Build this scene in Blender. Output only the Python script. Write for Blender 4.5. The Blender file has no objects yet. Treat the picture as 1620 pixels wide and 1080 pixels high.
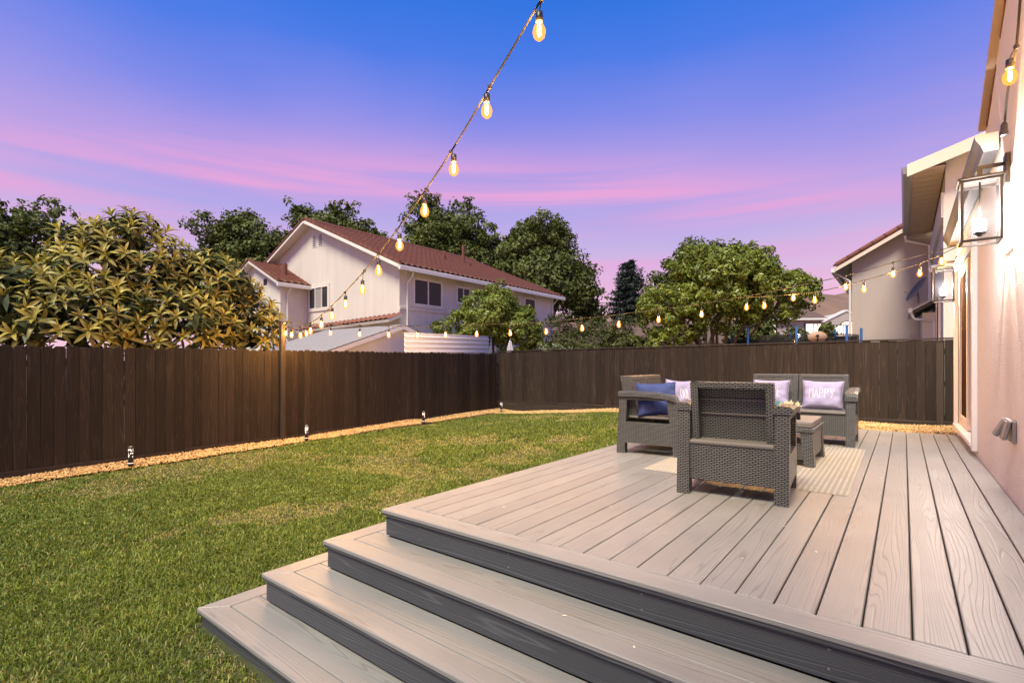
import bpy, bmesh, math, random
import numpy as np
from mathutils import Vector, Matrix

# ------------------------------------------------------------------ camera, sky, sun, exposure
scn = bpy.context.scene
COL = scn.collection
rad = math.radians
YAW = math.atan2(620, 793)
cam_d = bpy.data.cameras.new('camera')
cam_d.sensor_width = 36.0
cam_d.lens = 793 / 1620 * 36.0
cam_d.shift_y = 37 / 1620
cam_d.clip_start = 0.05
cam_d.clip_end = 3000
cam = bpy.data.objects.new('camera', cam_d)
COL.objects.link(cam)
CZ = 1.6
cam.location = (0, 0, CZ)
cam.rotation_euler = (rad(90), 0, YAW)
scn.camera = cam

SUN_EL, SUN_AZ = rad(57), rad(174)          # soft after-sunset glow, from behind the camera
world = bpy.data.worlds.new('World')
scn.world = world
world.use_nodes = True


def build_sky():
    nt = world.node_tree
    nt.nodes.clear()
    N = nt.nodes.new
    L = nt.links.new
    out = N('ShaderNodeOutputWorld')
    bg = N('ShaderNodeBackground')
    tc = N('ShaderNodeTexCoord')
    sep = N('ShaderNodeSeparateXYZ')
    L(tc.outputs['Generated'], sep.inputs[0])
    # gentle large-scale wobble of the bands
    mp0 = N('ShaderNodeMapping'); mp0.inputs['Scale'].default_value = (1.6, 1.6, 3.0)
    n0 = N('ShaderNodeTexNoise'); n0.inputs['Scale'].default_value = 1.5; n0.inputs['Detail'].default_value = 2
    L(tc.outputs['Generated'], mp0.inputs[0]); L(mp0.outputs[0], n0.inputs['Vector'])
    w0 = N('ShaderNodeMath'); w0.operation = 'MULTIPLY_ADD'
    w0.inputs[1].default_value = 0.10; w0.inputs[2].default_value = -0.05
    L(n0.outputs['Fac'], w0.inputs[0])
    ad = N('ShaderNodeMath'); ad.operation = 'ADD'
    L(sep.outputs['Z'], ad.inputs[0]); L(w0.outputs[0], ad.inputs[1])
    ramp = N('ShaderNodeValToRGB')
    el = ramp.color_ramp.elements
    cols = [(0.0, (0.68, 0.44, 0.51)), (0.12, (0.62, 0.39, 0.52)), (0.20, (0.45, 0.345, 0.555)), (0.27, (0.325, 0.285, 0.575)),
            (0.34, (0.285, 0.245, 0.575)), (0.43, (0.155, 0.188, 0.58)), (0.515, (0.055, 0.145, 0.57)),
            (0.60, (0.020, 0.125, 0.53)), (1.0, (0.016, 0.080, 0.36))]
    el[0].position = cols[0][0]; el[0].color = cols[0][1] + (1,)
    el[1].position = cols[-1][0]; el[1].color = cols[-1][1] + (1,)
    for p, c in cols[1:-1]:
        e = el.new(p); e.color = c + (1,)
    L(ad.outputs[0], ramp.inputs[0])
    # one long pink band of thin cloud (a great circle tilted against the horizon) plus fainter streaks
    f = (-math.sin(YAW), math.cos(YAW)); r = (math.cos(YAW), math.sin(YAW))
    dt = N('ShaderNodeVectorMath'); dt.operation = 'DOT_PRODUCT'
    dt.inputs[1].default_value = (-0.372 * f[0] + 0.0573 * r[0], -0.372 * f[1] + 0.0573 * r[1], 1.0)
    L(tc.outputs['Generated'], dt.inputs[0])
    mp = N('ShaderNodeMapping'); mp.inputs['Rotation'].default_value = (rad(-6), rad(-4), 0)
    mp.inputs['Scale'].default_value = (0.9, 0.9, 21.0)
    n1 = N('ShaderNodeTexNoise'); n1.inputs['Scale'].default_value = 1.3; n1.inputs['Detail'].default_value = 9
    n1.inputs['Roughness'].default_value = 0.56; n1.inputs['Distortion'].default_value = 0.35
    L(tc.outputs['Generated'], mp.inputs[0]); L(mp.outputs[0], n1.inputs['Vector'])
    wob = N('ShaderNodeMath'); wob.operation = 'MULTIPLY_ADD'; wob.inputs[1].default_value = 0.16; wob.inputs[2].default_value = -0.08
    L(n1.outputs['Fac'], wob.inputs[0])
    sm = N('ShaderNodeMath'); sm.operation = 'ADD'; L(dt.outputs['Value'], sm.inputs[0]); L(wob.outputs[0], sm.inputs[1])
    r2 = N('ShaderNodeMapRange'); r2.inputs['From Min'].default_value = -0.30; r2.inputs['From Max'].default_value = 0.30
    L(sm.outputs[0], r2.inputs['Value'])
    rb = N('ShaderNodeValToRGB'); e2 = rb.color_ramp.elements; rb.color_ramp.interpolation = 'B_SPLINE'
    e2[0].position = 0.30; e2[0].color = (0.0, 0.0, 0.0, 1); e2[1].position = 0.72; e2[1].color = (0, 0, 0, 1)
    for p, v in ((0.40, 0.25), (0.47, 0.75), (0.51, 0.95), (0.56, 0.45), (0.62, 0.12)):
        q = e2.new(p); q.color = (v, v, v, 1)
    L(r2.outputs[0], rb.inputs[0])
    n5 = N('ShaderNodeMapRange'); n5.inputs['From Min'].default_value = 0.36; n5.inputs['From Max'].default_value = 0.62
    n5.inputs['To Min'].default_value = 0.30; n5.inputs['To Max'].default_value = 1.15
    L(n1.outputs['Fac'], n5.inputs['Value'])
    bn = N('ShaderNodeMath'); bn.operation = 'MULTIPLY'; bn.use_clamp = True; L(rb.outputs[0], bn.inputs[0]); L(n5.outputs[0], bn.inputs[1])
    r1 = N('ShaderNodeValToRGB')
    r1.color_ramp.elements[0].position = 0.44; r1.color_ramp.elements[0].color = (0, 0, 0, 1)
    r1.color_ramp.elements[1].position = 0.72; r1.color_ramp.elements[1].color = (0.6, 0.6, 0.6, 1)
    L(n1.outputs['Fac'], r1.inputs[0])
    lo = N('ShaderNodeMapRange'); lo.inputs['From Min'].default_value = 0.42; lo.inputs['From Max'].default_value = 0.22
    L(sep.outputs['Z'], lo.inputs['Value'])
    m1 = N('ShaderNodeMath'); m1.operation = 'MULTIPLY'; L(r1.outputs[0], m1.inputs[0]); L(lo.outputs[0], m1.inputs[1])
    mu = N('ShaderNodeMath'); mu.operation = 'MAXIMUM'; L(bn.outputs[0], mu.inputs[0]); L(m1.outputs[0], mu.inputs[1])
    mu2 = N('ShaderNodeMath'); mu2.operation = 'MULTIPLY'; mu2.inputs[1].default_value = 0.92; L(mu.outputs[0], mu2.inputs[0])
    mix = N('ShaderNodeMixRGB'); mix.inputs['Color2'].default_value = (0.60, 0.275, 0.50, 1)
    L(mu2.outputs[0], mix.inputs['Fac']); L(ramp.outputs[0], mix.inputs['Color1'])
    L(mix.outputs[0], bg.inputs['Color'])
    bg.inputs['Strength'].default_value = 1.0
    L(bg.outputs[0], out.inputs[0])


build_sky()
sun_d = bpy.data.lights.new('sun', 'SUN')
sun_d.energy = 3.9
sun_d.angle = rad(22)
sun_d.color = (1.0, 0.915, 0.68)
sun = bpy.data.objects.new('sun', sun_d)
COL.objects.link(sun)
sun.rotation_euler = (math.pi / 2 - SUN_EL, 0, -SUN_AZ + math.pi)
scn.view_settings.view_transform = 'Standard'
scn.view_settings.look = 'None'
scn.view_settings.exposure = 0.5
scn.view_settings.gamma = 1.0
scn.view_settings.use_curve_mapping = False
cy = scn.cycles
cy.use_denoising = True
cy.max_bounces = 7
cy.diffuse_bounces = 3
cy.glossy_bounces = 3
cy.transmission_bounces = 4
cy.transparent_max_bounces = 12
cy.sample_clamp_indirect = 4.0
cy.caustics_reflective = False
cy.caustics_refractive = False

random.seed(7)
RNG = np.random.default_rng(11)


# ------------------------------------------------------------------ mesh helpers
class MB:
    def __init__(self):
        self.v = []; self.f = []; self.m = []

    def face(self, pts, mi=0):
        b = len(self.v)
        self.v += [tuple(p) for p in pts]
        self.f.append(tuple(range(b, b + len(pts)))); self.m.append(mi)

    def box(self, x0, x1, y0, y1, z0, z1, mi=0, M=None):
        b = len(self.v)
        p = [(x0, y0, z0), (x1, y0, z0), (x1, y1, z0), (x0, y1, z0), (x0, y0, z1), (x1, y0, z1), (x1, y1, z1), (x0, y1, z1)]
        if M is not None:
            p = [tuple(M @ Vector(q)) for q in p]
        self.v += p
        for q in ((0, 3, 2, 1), (4, 5, 6, 7), (0, 1, 5, 4), (1, 2, 6, 5), (2, 3, 7, 6), (3, 0, 4, 7)):
            self.f.append(tuple(b + i for i in q)); self.m.append(mi)
        return self

    def prism(self, poly, axis, a, c, mi=0, M=None):
        """polygon (counter-clockwise seen from +axis) extruded from a to c along axis"""
        def put(p, t):
            if axis == 'x': q = (t, p[0], p[1])
            elif axis == 'y': q = (p[1], t, p[0])
            else: q = (p[0], p[1], t)
            return tuple(M @ Vector(q)) if M is not None else q
        n = len(poly); b = len(self.v)
        self.v += [put(p, a) for p in poly] + [put(p, c) for p in poly]
        self.f.append(tuple(b + n + i for i in range(n))); self.m.append(mi)
        self.f.append(tuple(b + i for i in reversed(range(n)))); self.m.append(mi)
        for i in range(n):
            j = (i + 1) % n
            self.f.append((b + i, b + j, b + n + j, b + n + i)); self.m.append(mi)
        return self

    def tube(self, pts, r, n=8, mi=0, cap=True):
        pts = [Vector(p) for p in pts]
        rr = r if isinstance(r, (list, tuple)) else [r] * len(pts)
        b = len(self.v)
        up = None
        for i, p in enumerate(pts):
            t = (pts[min(i + 1, len(pts) - 1)] - pts[max(i - 1, 0)]).normalized()
            if up is None:
                up = Vector((0, 0, 1)) if abs(t.z) < 0.9 else Vector((1, 0, 0))
            a = t.cross(up).normalized(); c = a.cross(t).normalized(); up = c
            for k in range(n):
                an = 2 * math.pi * k / n
                self.v.append(tuple(p + (a * math.cos(an) + c * math.sin(an)) * rr[i]))
        for i in range(len(pts) - 1):
            for k in range(n):
                k2 = (k + 1) % n
                self.f.append((b + i * n + k, b + i * n + k2, b + (i + 1) * n + k2, b + (i + 1) * n + k)); self.m.append(mi)
        if cap:
            self.f.append(tuple(b + k for k in reversed(range(n)))); self.m.append(mi)
            e = b + (len(pts) - 1) * n
            self.f.append(tuple(e + k for k in range(n))); self.m.append(mi)
        return self

    def lathe(self, prof, n=12, o=(0, 0, 0), mi=0):
        b = len(self.v)
        for r, z in prof:
            for k in range(n):
                an = 2 * math.pi * k / n
                self.v.append((o[0] + r * math.cos(an), o[1] + r * math.sin(an), o[2] + z))
        for i in range(len(prof) - 1):
            for k in range(n):
                k2 = (k + 1) % n
                self.f.append((b + i * n + k, b + i * n + k2, b + (i + 1) * n + k2, b + (i + 1) * n + k)); self.m.append(mi)
        self.f.append(tuple(b + k for k in reversed(range(n)))); self.m.append(mi)
        e = b + (len(prof) - 1) * n
        self.f.append(tuple(e + k for k in range(n))); self.m.append(mi)
        return self

    def mesh(self, name, mats, bevel=0.0, seg=1, smooth=False, uv=True):
        me = bpy.data.meshes.new(name)
        me.from_pydata(self.v, [], self.f)
        for i, m in enumerate(self.m):
            if m: me.polygons[i].material_index = m
        for m in (mats if isinstance(mats, (list, tuple)) else [mats]):
            me.materials.append(m)
        if bevel:
            bm = bmesh.new(); bm.from_mesh(me)
            bmesh.ops.remove_doubles(bm, verts=bm.verts, dist=1e-5)
            ed = [e for e in bm.edges if len(e.link_faces) == 2 and e.calc_face_angle(0) > rad(28)]
            bmesh.ops.bevel(bm, geom=ed, offset=bevel, segments=seg, affect='EDGES', profile=0.5, clamp_overlap=True)
            bm.to_mesh(me); bm.free()
        if smooth:
            for p in me.polygons: p.use_smooth = True
        if uv: box_uv(me)
        me.update()
        return me


def box_uv(me):
    u = me.uv_layers.new(name='UVMap')
    vs = me.vertices
    for p in me.polygons:
        n = p.normal
        ax = max(range(3), key=lambda k: abs(n[k]))
        for li in p.loop_indices:
            c = vs[me.loops[li].vertex_index].co
            u.data[li].uv = (c.y, c.z) if ax == 0 else ((c.x, c.z) if ax == 1 else (c.x, c.y))


def link(name, data, parent=None, loc=(0, 0, 0), rz=0.0, rot=None, scale=None):
    o = bpy.data.objects.new(name, data)
    COL.objects.link(o)
    o.location = loc
    o.rotation_euler = rot if rot is not None else (0, 0, rz)
    if scale is not None: o.scale = scale
    if parent is not None: o.parent = parent
    return o


def part(name, mb, mat, parent=None, bevel=0.0, seg=1, smooth=False, loc=(0, 0, 0), rz=0.0, uv=True):
    return link(name, mb.mesh(name, mat, bevel, seg, smooth, uv), parent, loc, rz)


def thing(name, label, cat, loc=(0, 0, 0), rz=0.0, group=None):
    o = link(name, None, None, loc, rz)
    o.empty_display_size = 0.2
    return tag(o, label, cat, group)


def tag(o, label, cat, group=None, kind=None):
    o['label'] = label; o['category'] = cat
    if group: o['group'] = group
    if kind: o['kind'] = kind
    return o


def structure(o):
    o['kind'] = 'structure'
    return o


def np_mesh(name, V, F, mat, tone=None, smooth=False):
    me = bpy.data.meshes.new(name)
    n, k = F.shape
    me.vertices.add(len(V)); me.vertices.foreach_set('co', np.ascontiguousarray(V, dtype=np.float32).ravel())
    me.loops.add(n * k); me.loops.foreach_set('vertex_index', np.ascontiguousarray(F, dtype=np.int32).ravel())
    me.polygons.add(n); me.polygons.foreach_set('loop_start', np.arange(0, n * k, k, dtype=np.int32))
    try:
        me.polygons.foreach_set('loop_total', np.full(n, k, dtype=np.int32))
    except Exception:
        pass
    if smooth: me.polygons.foreach_set('use_smooth', np.ones(n, dtype=bool))
    me.update(calc_edges=True)
    if tone is not None:
        a = me.attributes.new('tone', 'FLOAT', 'POINT')
        a.data.foreach_set('value', np.ascontiguousarray(tone, dtype=np.float32))
    me.materials.append(mat)
    return me


def vnoise(x, y, seed=0):
    """smooth value noise on arrays"""
    xi = np.floor(x).astype(np.int64); yi = np.floor(y).astype(np.int64)
    fx = x - xi; fy = y - yi
    fx = fx * fx * (3 - 2 * fx); fy = fy * fy * (3 - 2 * fy)
    def h(a, b):
        k = (a * 374761393 + b * 668265263 + seed * 1442695041) & 0x7fffffff
        k = ((k ^ (k >> 13)) * 1274126177) & 0x7fffffff
        return ((k ^ (k >> 16)) & 0xffff) / 65535.0
    return (h(xi, yi) * (1 - fx) + h(xi + 1, yi) * fx) * (1 - fy) + (h(xi, yi + 1) * (1 - fx) + h(xi + 1, yi + 1) * fx) * fy


# ------------------------------------------------------------------ materials
def nodes_of(name):
    m = bpy.data.materials.new(name)
    m.use_nodes = True
    nt = m.node_tree
    b = nt.nodes['Principled BSDF']
    return m, nt, b, nt.nodes.new, nt.links.new


def c4(c): return (c[0], c[1], c[2], 1.0)


def plain(name, col, rough=0.6, var=0.12, scale=6.0, bump=0.0, bscale=60.0, metal=0.0, spec=0.5, rnd=0.0, detail=4.0):
    """flat colour with soft mottling, optional fine relief"""
    m, nt, b, N, L = nodes_of(name)
    tc = N('ShaderNodeTexCoord')
    nz = N('ShaderNodeTexNoise'); nz.inputs['Scale'].default_value = scale; nz.inputs['Detail'].default_value = detail
    L(tc.outputs['Object'], nz.inputs['Vector'])
    mx = N('ShaderNodeMixRGB')
    mx.inputs['Color1'].default_value = c4([v * (1 - var) for v in col])
    mx.inputs['Color2'].default_value = c4([min(1, v * (1 + var)) for v in col])
    L(nz.outputs['Fac'], mx.inputs['Fac'])
    last = mx.outputs[0]
    if rnd:
        oi = N('ShaderNodeObjectInfo'); ma = N('ShaderNodeMath'); ma.operation = 'MULTIPLY_ADD'
        ma.inputs[1].default_value = 2 * rnd; ma.inputs[2].default_value = 1 - rnd
        L(oi.outputs['Random'], ma.inputs[0])
        mm = N('ShaderNodeMixRGB'); mm.blend_type = 'MULTIPLY'; mm.inputs['Fac'].default_value = 1
        L(last, mm.inputs['Color1']); L(ma.outputs[0], mm.inputs['Color2']); last = mm.outputs[0]
    L(last, b.inputs['Base Color'])
    b.inputs['Roughness'].default_value = rough
    b.inputs['Metallic'].default_value = metal
    b.inputs['Specular IOR Level'].default_value = spec
    if bump:
        n2 = N('ShaderNodeTexNoise'); n2.inputs['Scale'].default_value = bscale; n2.inputs['Detail'].default_value = 3
        L(tc.outputs['Object'], n2.inputs['Vector'])
        bp = N('ShaderNodeBump'); bp.inputs['Strength'].default_value = bump; bp.inputs['Distance'].default_value = 0.01
        L(n2.outputs['Fac'], bp.inputs['Height']); L(bp.outputs[0], b.inputs['Normal'])
    return m


def grain_wood(name, col, line, axis='y', bands=15.0, ls=0.9, cs=9.0, bump=0.35, rough=0.55, amount=0.55, rnd=0.08, spec=0.4, cross=0.0):
    """embossed board: contour lines of stretched noise give cathedral grain"""
    m, nt, b, N, L = nodes_of(name)
    tc = N('ShaderNodeTexCoord'); oi = N('ShaderNodeObjectInfo')
    of = N('ShaderNodeVectorMath'); of.operation = 'MULTIPLY_ADD'
    L(tc.outputs['Object'], of.inputs[0]); of.inputs[1].default_value = (1, 1, 1)
    sc = N('ShaderNodeVectorMath'); sc.operation = 'SCALE'; sc.inputs[0].default_value = (37, 61, 23)
    L(oi.outputs['Random'], sc.inputs['Scale']); L(sc.outputs[0], of.inputs[2])
    mp = N('ShaderNodeMapping')
    s = {'x': (ls, cs, cs), 'y': (cs, ls, cs), 'z': (cs, cs, ls)}[axis]
    mp.inputs['Scale'].default_value = s
    L(of.outputs[0], mp.inputs[0])
    nz = N('ShaderNodeTexNoise'); nz.inputs['Scale'].default_value = 1.0; nz.inputs['Detail'].default_value = 2.0
    nz.inputs['Roughness'].default_value = 0.35; nz.inputs['Distortion'].default_value = 0.25
    L(mp.outputs[0], nz.inputs['Vector'])
    cr = N('ShaderNodeVectorMath'); cr.operation = 'DOT_PRODUCT'
    cr.inputs[1].default_value = {'x': (0, cross, cross), 'y': (cross, 0, cross), 'z': (cross, cross, 0)}[axis]
    L(of.outputs[0], cr.inputs[0])
    ml = N('ShaderNodeMath'); ml.operation = 'MULTIPLY_ADD'; ml.inputs[1].default_value = bands
    L(nz.outputs['Fac'], ml.inputs[0]); L(cr.outputs['Value'], ml.inputs[2])
    fr = N('ShaderNodeMath'); fr.operation = 'FRACT'; L(ml.outputs[0], fr.inputs[0])
    rp = N('ShaderNodeValToRGB'); e = rp.color_ramp.elements
    e[0].position = 0.0; e[0].color = (1, 1, 1, 1); e[1].position = 1.0; e[1].color = (1, 1, 1, 1)
    for p, v in ((0.36, 1.0), (0.5, 0.0), (0.58, 0.3), (0.70, 1.0)):
        q = e.new(p); q.color = (v, v, v, 1)
    L(fr.outputs[0], rp.inputs[0])
    # streaky fibres
    mp2 = N('ShaderNodeMapping')
    s2 = {'x': (3, 160, 160), 'y': (160, 3, 160), 'z': (160, 160, 3)}[axis]
    mp2.inputs['Scale'].default_value = s2; L(of.outputs[0], mp2.inputs[0])
    n2 = N('ShaderNodeTexNoise'); n2.inputs['Scale'].default_value = 1.0; n2.inputs['Detail'].default_value = 2
    L(mp2.outputs[0], n2.inputs['Vector'])
    n3 = N('ShaderNodeTexNoise'); n3.inputs['Scale'].default_value = 1.7; n3.inputs['Detail'].default_value = 3
    L(of.outputs[0], n3.inputs['Vector'])
    inv = N('ShaderNodeMath'); inv.operation = 'SUBTRACT'; inv.inputs[0].default_value = 1.0; L(rp.outputs[0], inv.inputs[1])
    am = N('ShaderNodeMath'); am.operation = 'MULTIPLY'; am.inputs[1].default_value = amount; L(inv.outputs[0], am.inputs[0])
    mx = N('ShaderNodeMixRGB'); mx.inputs['Color1'].default_value = c4(col); mx.inputs['Color2'].default_value = c4(line)
    L(am.outputs[0], mx.inputs['Fac'])
    v1 = N('ShaderNodeMath'); v1.operation = 'MULTIPLY_ADD'; v1.inputs[1].default_value = 0.22; v1.inputs[2].default_value = 0.89
    L(n2.outputs['Fac'], v1.inputs[0])
    v2 = N('ShaderNodeMath'); v2.operation = 'MULTIPLY_ADD'; v2.inputs[1].default_value = 0.40; v2.inputs[2].default_value = 0.80
    L(n3.outputs['Fac'], v2.inputs[0])
    v3 = N('ShaderNodeMath'); v3.operation = 'MULTIPLY_ADD'; v3.inputs[1].default_value = 2 * rnd; v3.inputs[2].default_value = 1 - rnd
    L(oi.outputs['Random'], v3.inputs[0])
    a = N('ShaderNodeMath'); a.operation = 'MULTIPLY'; L(v1.outputs[0], a.inputs[0]); L(v2.outputs[0], a.inputs[1])
    a2 = N('ShaderNodeMath'); a2.operation = 'MULTIPLY'; L(a.outputs[0], a2.inputs[0]); L(v3.outputs[0], a2.inputs[1])
    mm = N('ShaderNodeMixRGB'); mm.blend_type = 'MULTIPLY'; mm.inputs['Fac'].default_value = 1
    L(mx.outputs[0], mm.inputs['Color1']); L(a2.outputs[0], mm.inputs['Color2'])
    L(mm.outputs[0], b.inputs['Base Color'])
    b.inputs['Roughness'].default_value = rough; b.inputs['Specular IOR Level'].default_value = spec
    hs = N('ShaderNodeMath'); hs.operation = 'MULTIPLY_ADD'; hs.inputs[1].default_value = 0.35
    L(n2.outputs['Fac'], hs.inputs[0]); L(rp.outputs[0], hs.inputs[2])
    bp = N('ShaderNodeBump'); bp.inputs['Strength'].default_value = bump; bp.inputs['Distance'].default_value = 0.004
    L(hs.outputs[0], bp.inputs['Height']); L(bp.outputs[0], b.inputs['Normal'])
    return m


def wicker(name, col, dark):
    """moulded flat-weave: short horizontal strands, each course offset"""
    m, nt, b, N, L = nodes_of(name)
    uv = N('ShaderNodeUVMap'); uv.uv_map = 'UVMap'
    br = N('ShaderNodeTexBrick'); br.offset = 0.5; br.squash = 1.0
    br.inputs['Scale'].default_value = 1.0
    br.inputs['Brick Width'].default_value = 0.036; br.inputs['Row Height'].default_value = 0.0125
    br.inputs['Mortar Size'].default_value = 0.0042; br.inputs['Mortar Smooth'].default_value = 0.6
    br.inputs['Color1'].default_value = c4(col); br.inputs['Color2'].default_value = c4([v * 1.18 for v in col])
    br.inputs['Mortar'].default_value = c4(dark)
    L(uv.outputs[0], br.inputs['Vector'])
    tc = N('ShaderNodeTexCoord'); nz = N('ShaderNodeTexNoise'); nz.inputs['Scale'].default_value = 5; nz.inputs['Detail'].default_value = 4
    L(tc.outputs['Object'], nz.inputs['Vector'])
    v = N('ShaderNodeMath'); v.operation = 'MULTIPLY_ADD'; v.inputs[1].default_value = 0.35; v.inputs[2].default_value = 0.83
    L(nz.outputs['Fac'], v.inputs[0])
    mm = N('ShaderNodeMixRGB'); mm.blend_type = 'MULTIPLY'; mm.inputs['Fac'].default_value = 1
    L(br.outputs['Color'], mm.inputs['Color1']); L(v.outputs[0], mm.inputs['Color2'])
    L(mm.outputs[0], b.inputs['Base Color'])
    b.inputs['Roughness'].default_value = 0.32
    iv = N('ShaderNodeMath'); iv.operation = 'SUBTRACT'; iv.inputs[0].default_value = 1.0; L(br.outputs['Fac'], iv.inputs[1])
    bp = N('ShaderNodeBump'); bp.inputs['Strength'].default_value = 0.9; bp.inputs['Distance'].default_value = 0.005
    L(iv.outputs[0], bp.inputs['Height']); L(bp.outputs[0], b.inputs['Normal'])
    return m


def leafy(name, dark, light, rough=0.5, trans=0.25, warm=None, rnd=0.0):
    """foliage: colour varies leaf by leaf through the 'tone' attribute, thin leaves let light through"""
    m, nt, b, N, L = nodes_of(name)
    at = N('ShaderNodeAttribute'); at.attribute_name = 'tone'
    rp = N('ShaderNodeValToRGB'); e = rp.color_ramp.elements
    e[0].position = 0; e[0].color = c4(dark); e[1].position = 1; e[1].color = c4(light)
    if warm:
        e[1].position = 0.9; q = e.new(1.0); q.color = c4(warm)
    if rnd:
        oi = N('ShaderNodeObjectInfo'); ra = N('ShaderNodeMath'); ra.operation = 'MULTIPLY_ADD'; ra.inputs[1].default_value = rnd; ra.inputs[2].default_value = -rnd * .6
        L(oi.outputs['Random'], ra.inputs[0])
        rs = N('ShaderNodeMath'); rs.operation = 'ADD'; rs.use_clamp = True; L(at.outputs['Fac'], rs.inputs[0]); L(ra.outputs[0], rs.inputs[1]); L(rs.outputs[0], rp.inputs[0])
    else:
        L(at.outputs['Fac'], rp.inputs[0])
    L(rp.outputs[0], b.inputs['Base Color'])
    b.inputs['Roughness'].default_value = rough; b.inputs['Specular IOR Level'].default_value = 0.35
    tr = N('ShaderNodeBsdfTranslucent')
    mx = N('ShaderNodeMixRGB'); mx.blend_type = 'MULTIPLY'; mx.inputs['Fac'].default_value = 1; mx.inputs['Color2'].default_value = (1.2, 1.3, 0.5, 1)
    L(rp.outputs[0], mx.inputs['Color1']); L(mx.outputs[0], tr.inputs[0])
    ms = N('ShaderNodeMixShader'); ms.inputs[0].default_value = trans
    L(b.outputs[0], ms.inputs[1]); L(tr.outputs[0], ms.inputs[2])
    L(ms.outputs[0], nt.nodes['Material Output'].inputs['Surface'])
    return m


def emitter(name, col, s):
    m, nt, b, N, L = nodes_of(name)
    b.inputs['Base Color'].default_value = c4(col)
    b.inputs['Emission Color'].default_value = c4(col); b.inputs['Emission Strength'].default_value = s
    try: m.cycles.emission_sampling = 'NONE'
    except Exception: pass
    return m


def clear_glass(name, tint=(1, 1, 1), amount=0.12, emit=None, es=0.0):
    m, nt, b, N, L = nodes_of(name)
    tr = N('ShaderNodeBsdfTransparent'); tr.inputs[0].default_value = c4(tint)
    b.inputs['Base Color'].default_value = c4((0.03, 0.03, 0.03)); b.inputs['Roughness'].default_value = 0.05
    src = b
    if emit:
        src = N('ShaderNodeEmission'); src.inputs[0].default_value = c4(emit); src.inputs[1].default_value = es
        b.inputs['Emission Color'].default_value = c4(emit); b.inputs['Emission Strength'].default_value = es
        try: m.cycles.emission_sampling = 'NONE'
        except Exception: pass
    ms = N('ShaderNodeMixShader'); ms.inputs[0].default_value = amount
    L(tr.outputs[0], ms.inputs[1]); L(src.outputs[0], ms.inputs[2])
    L(ms.outputs[0], nt.nodes['Material Output'].inputs['Surface'])
    return m


def stucco(name, col, bump=0.5, scale=140.0, var=0.08, streak=0.0):
    m, nt, b, N, L = nodes_of(name)
    tc = N('ShaderNodeTexCoord')
    n1 = N('ShaderNodeTexNoise'); n1.inputs['Scale'].default_value = 0.9; n1.inputs['Detail'].default_value = 5
    L(tc.outputs['Object'], n1.inputs['Vector'])
    mp = N('ShaderNodeMapping'); mp.inputs['Scale'].default_value = (3, 3, 0.25); L(tc.outputs['Object'], mp.inputs[0])
    n3 = N('ShaderNodeTexNoise'); n3.inputs['Scale'].default_value = 1.0; n3.inputs['Detail'].default_value = 4; L(mp.outputs[0], n3.inputs['Vector'])
    v1 = N('ShaderNodeMath'); v1.operation = 'MULTIPLY_ADD'; v1.inputs[1].default_value = 2 * var; v1.inputs[2].default_value = 1 - var; L(n1.outputs['Fac'], v1.inputs[0])
    v2 = N('ShaderNodeMath'); v2.operation = 'MULTIPLY_ADD'; v2.inputs[1].default_value = 2 * streak; v2.inputs[2].default_value = 1 - streak; L(n3.outputs['Fac'], v2.inputs[0])
    vv = N('ShaderNodeMath'); vv.operation = 'MULTIPLY'; L(v1.outputs[0], vv.inputs[0]); L(v2.outputs[0], vv.inputs[1])
    mm = N('ShaderNodeMixRGB'); mm.blend_type = 'MULTIPLY'; mm.inputs['Fac'].default_value = 1; mm.inputs['Color1'].default_value = c4(col)
    L(vv.outputs[0], mm.inputs['Color2']); L(mm.outputs[0], b.inputs['Base Color'])
    b.inputs['Roughness'].default_value = 0.85; b.inputs['Specular IOR Level'].default_value = 0.2
    n2 = N('ShaderNodeTexNoise'); n2.inputs['Scale'].default_value = scale; n2.inputs['Detail'].default_value = 2; L(tc.outputs['Object'], n2.inputs['Vector'])
    bp = N('ShaderNodeBump'); bp.inputs['Strength'].default_value = bump; bp.inputs['Distance'].default_value = 0.012
    L(n2.outputs['Fac'], bp.inputs['Height']); L(bp.outputs[0], b.inputs['Normal'])
    return m


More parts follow.
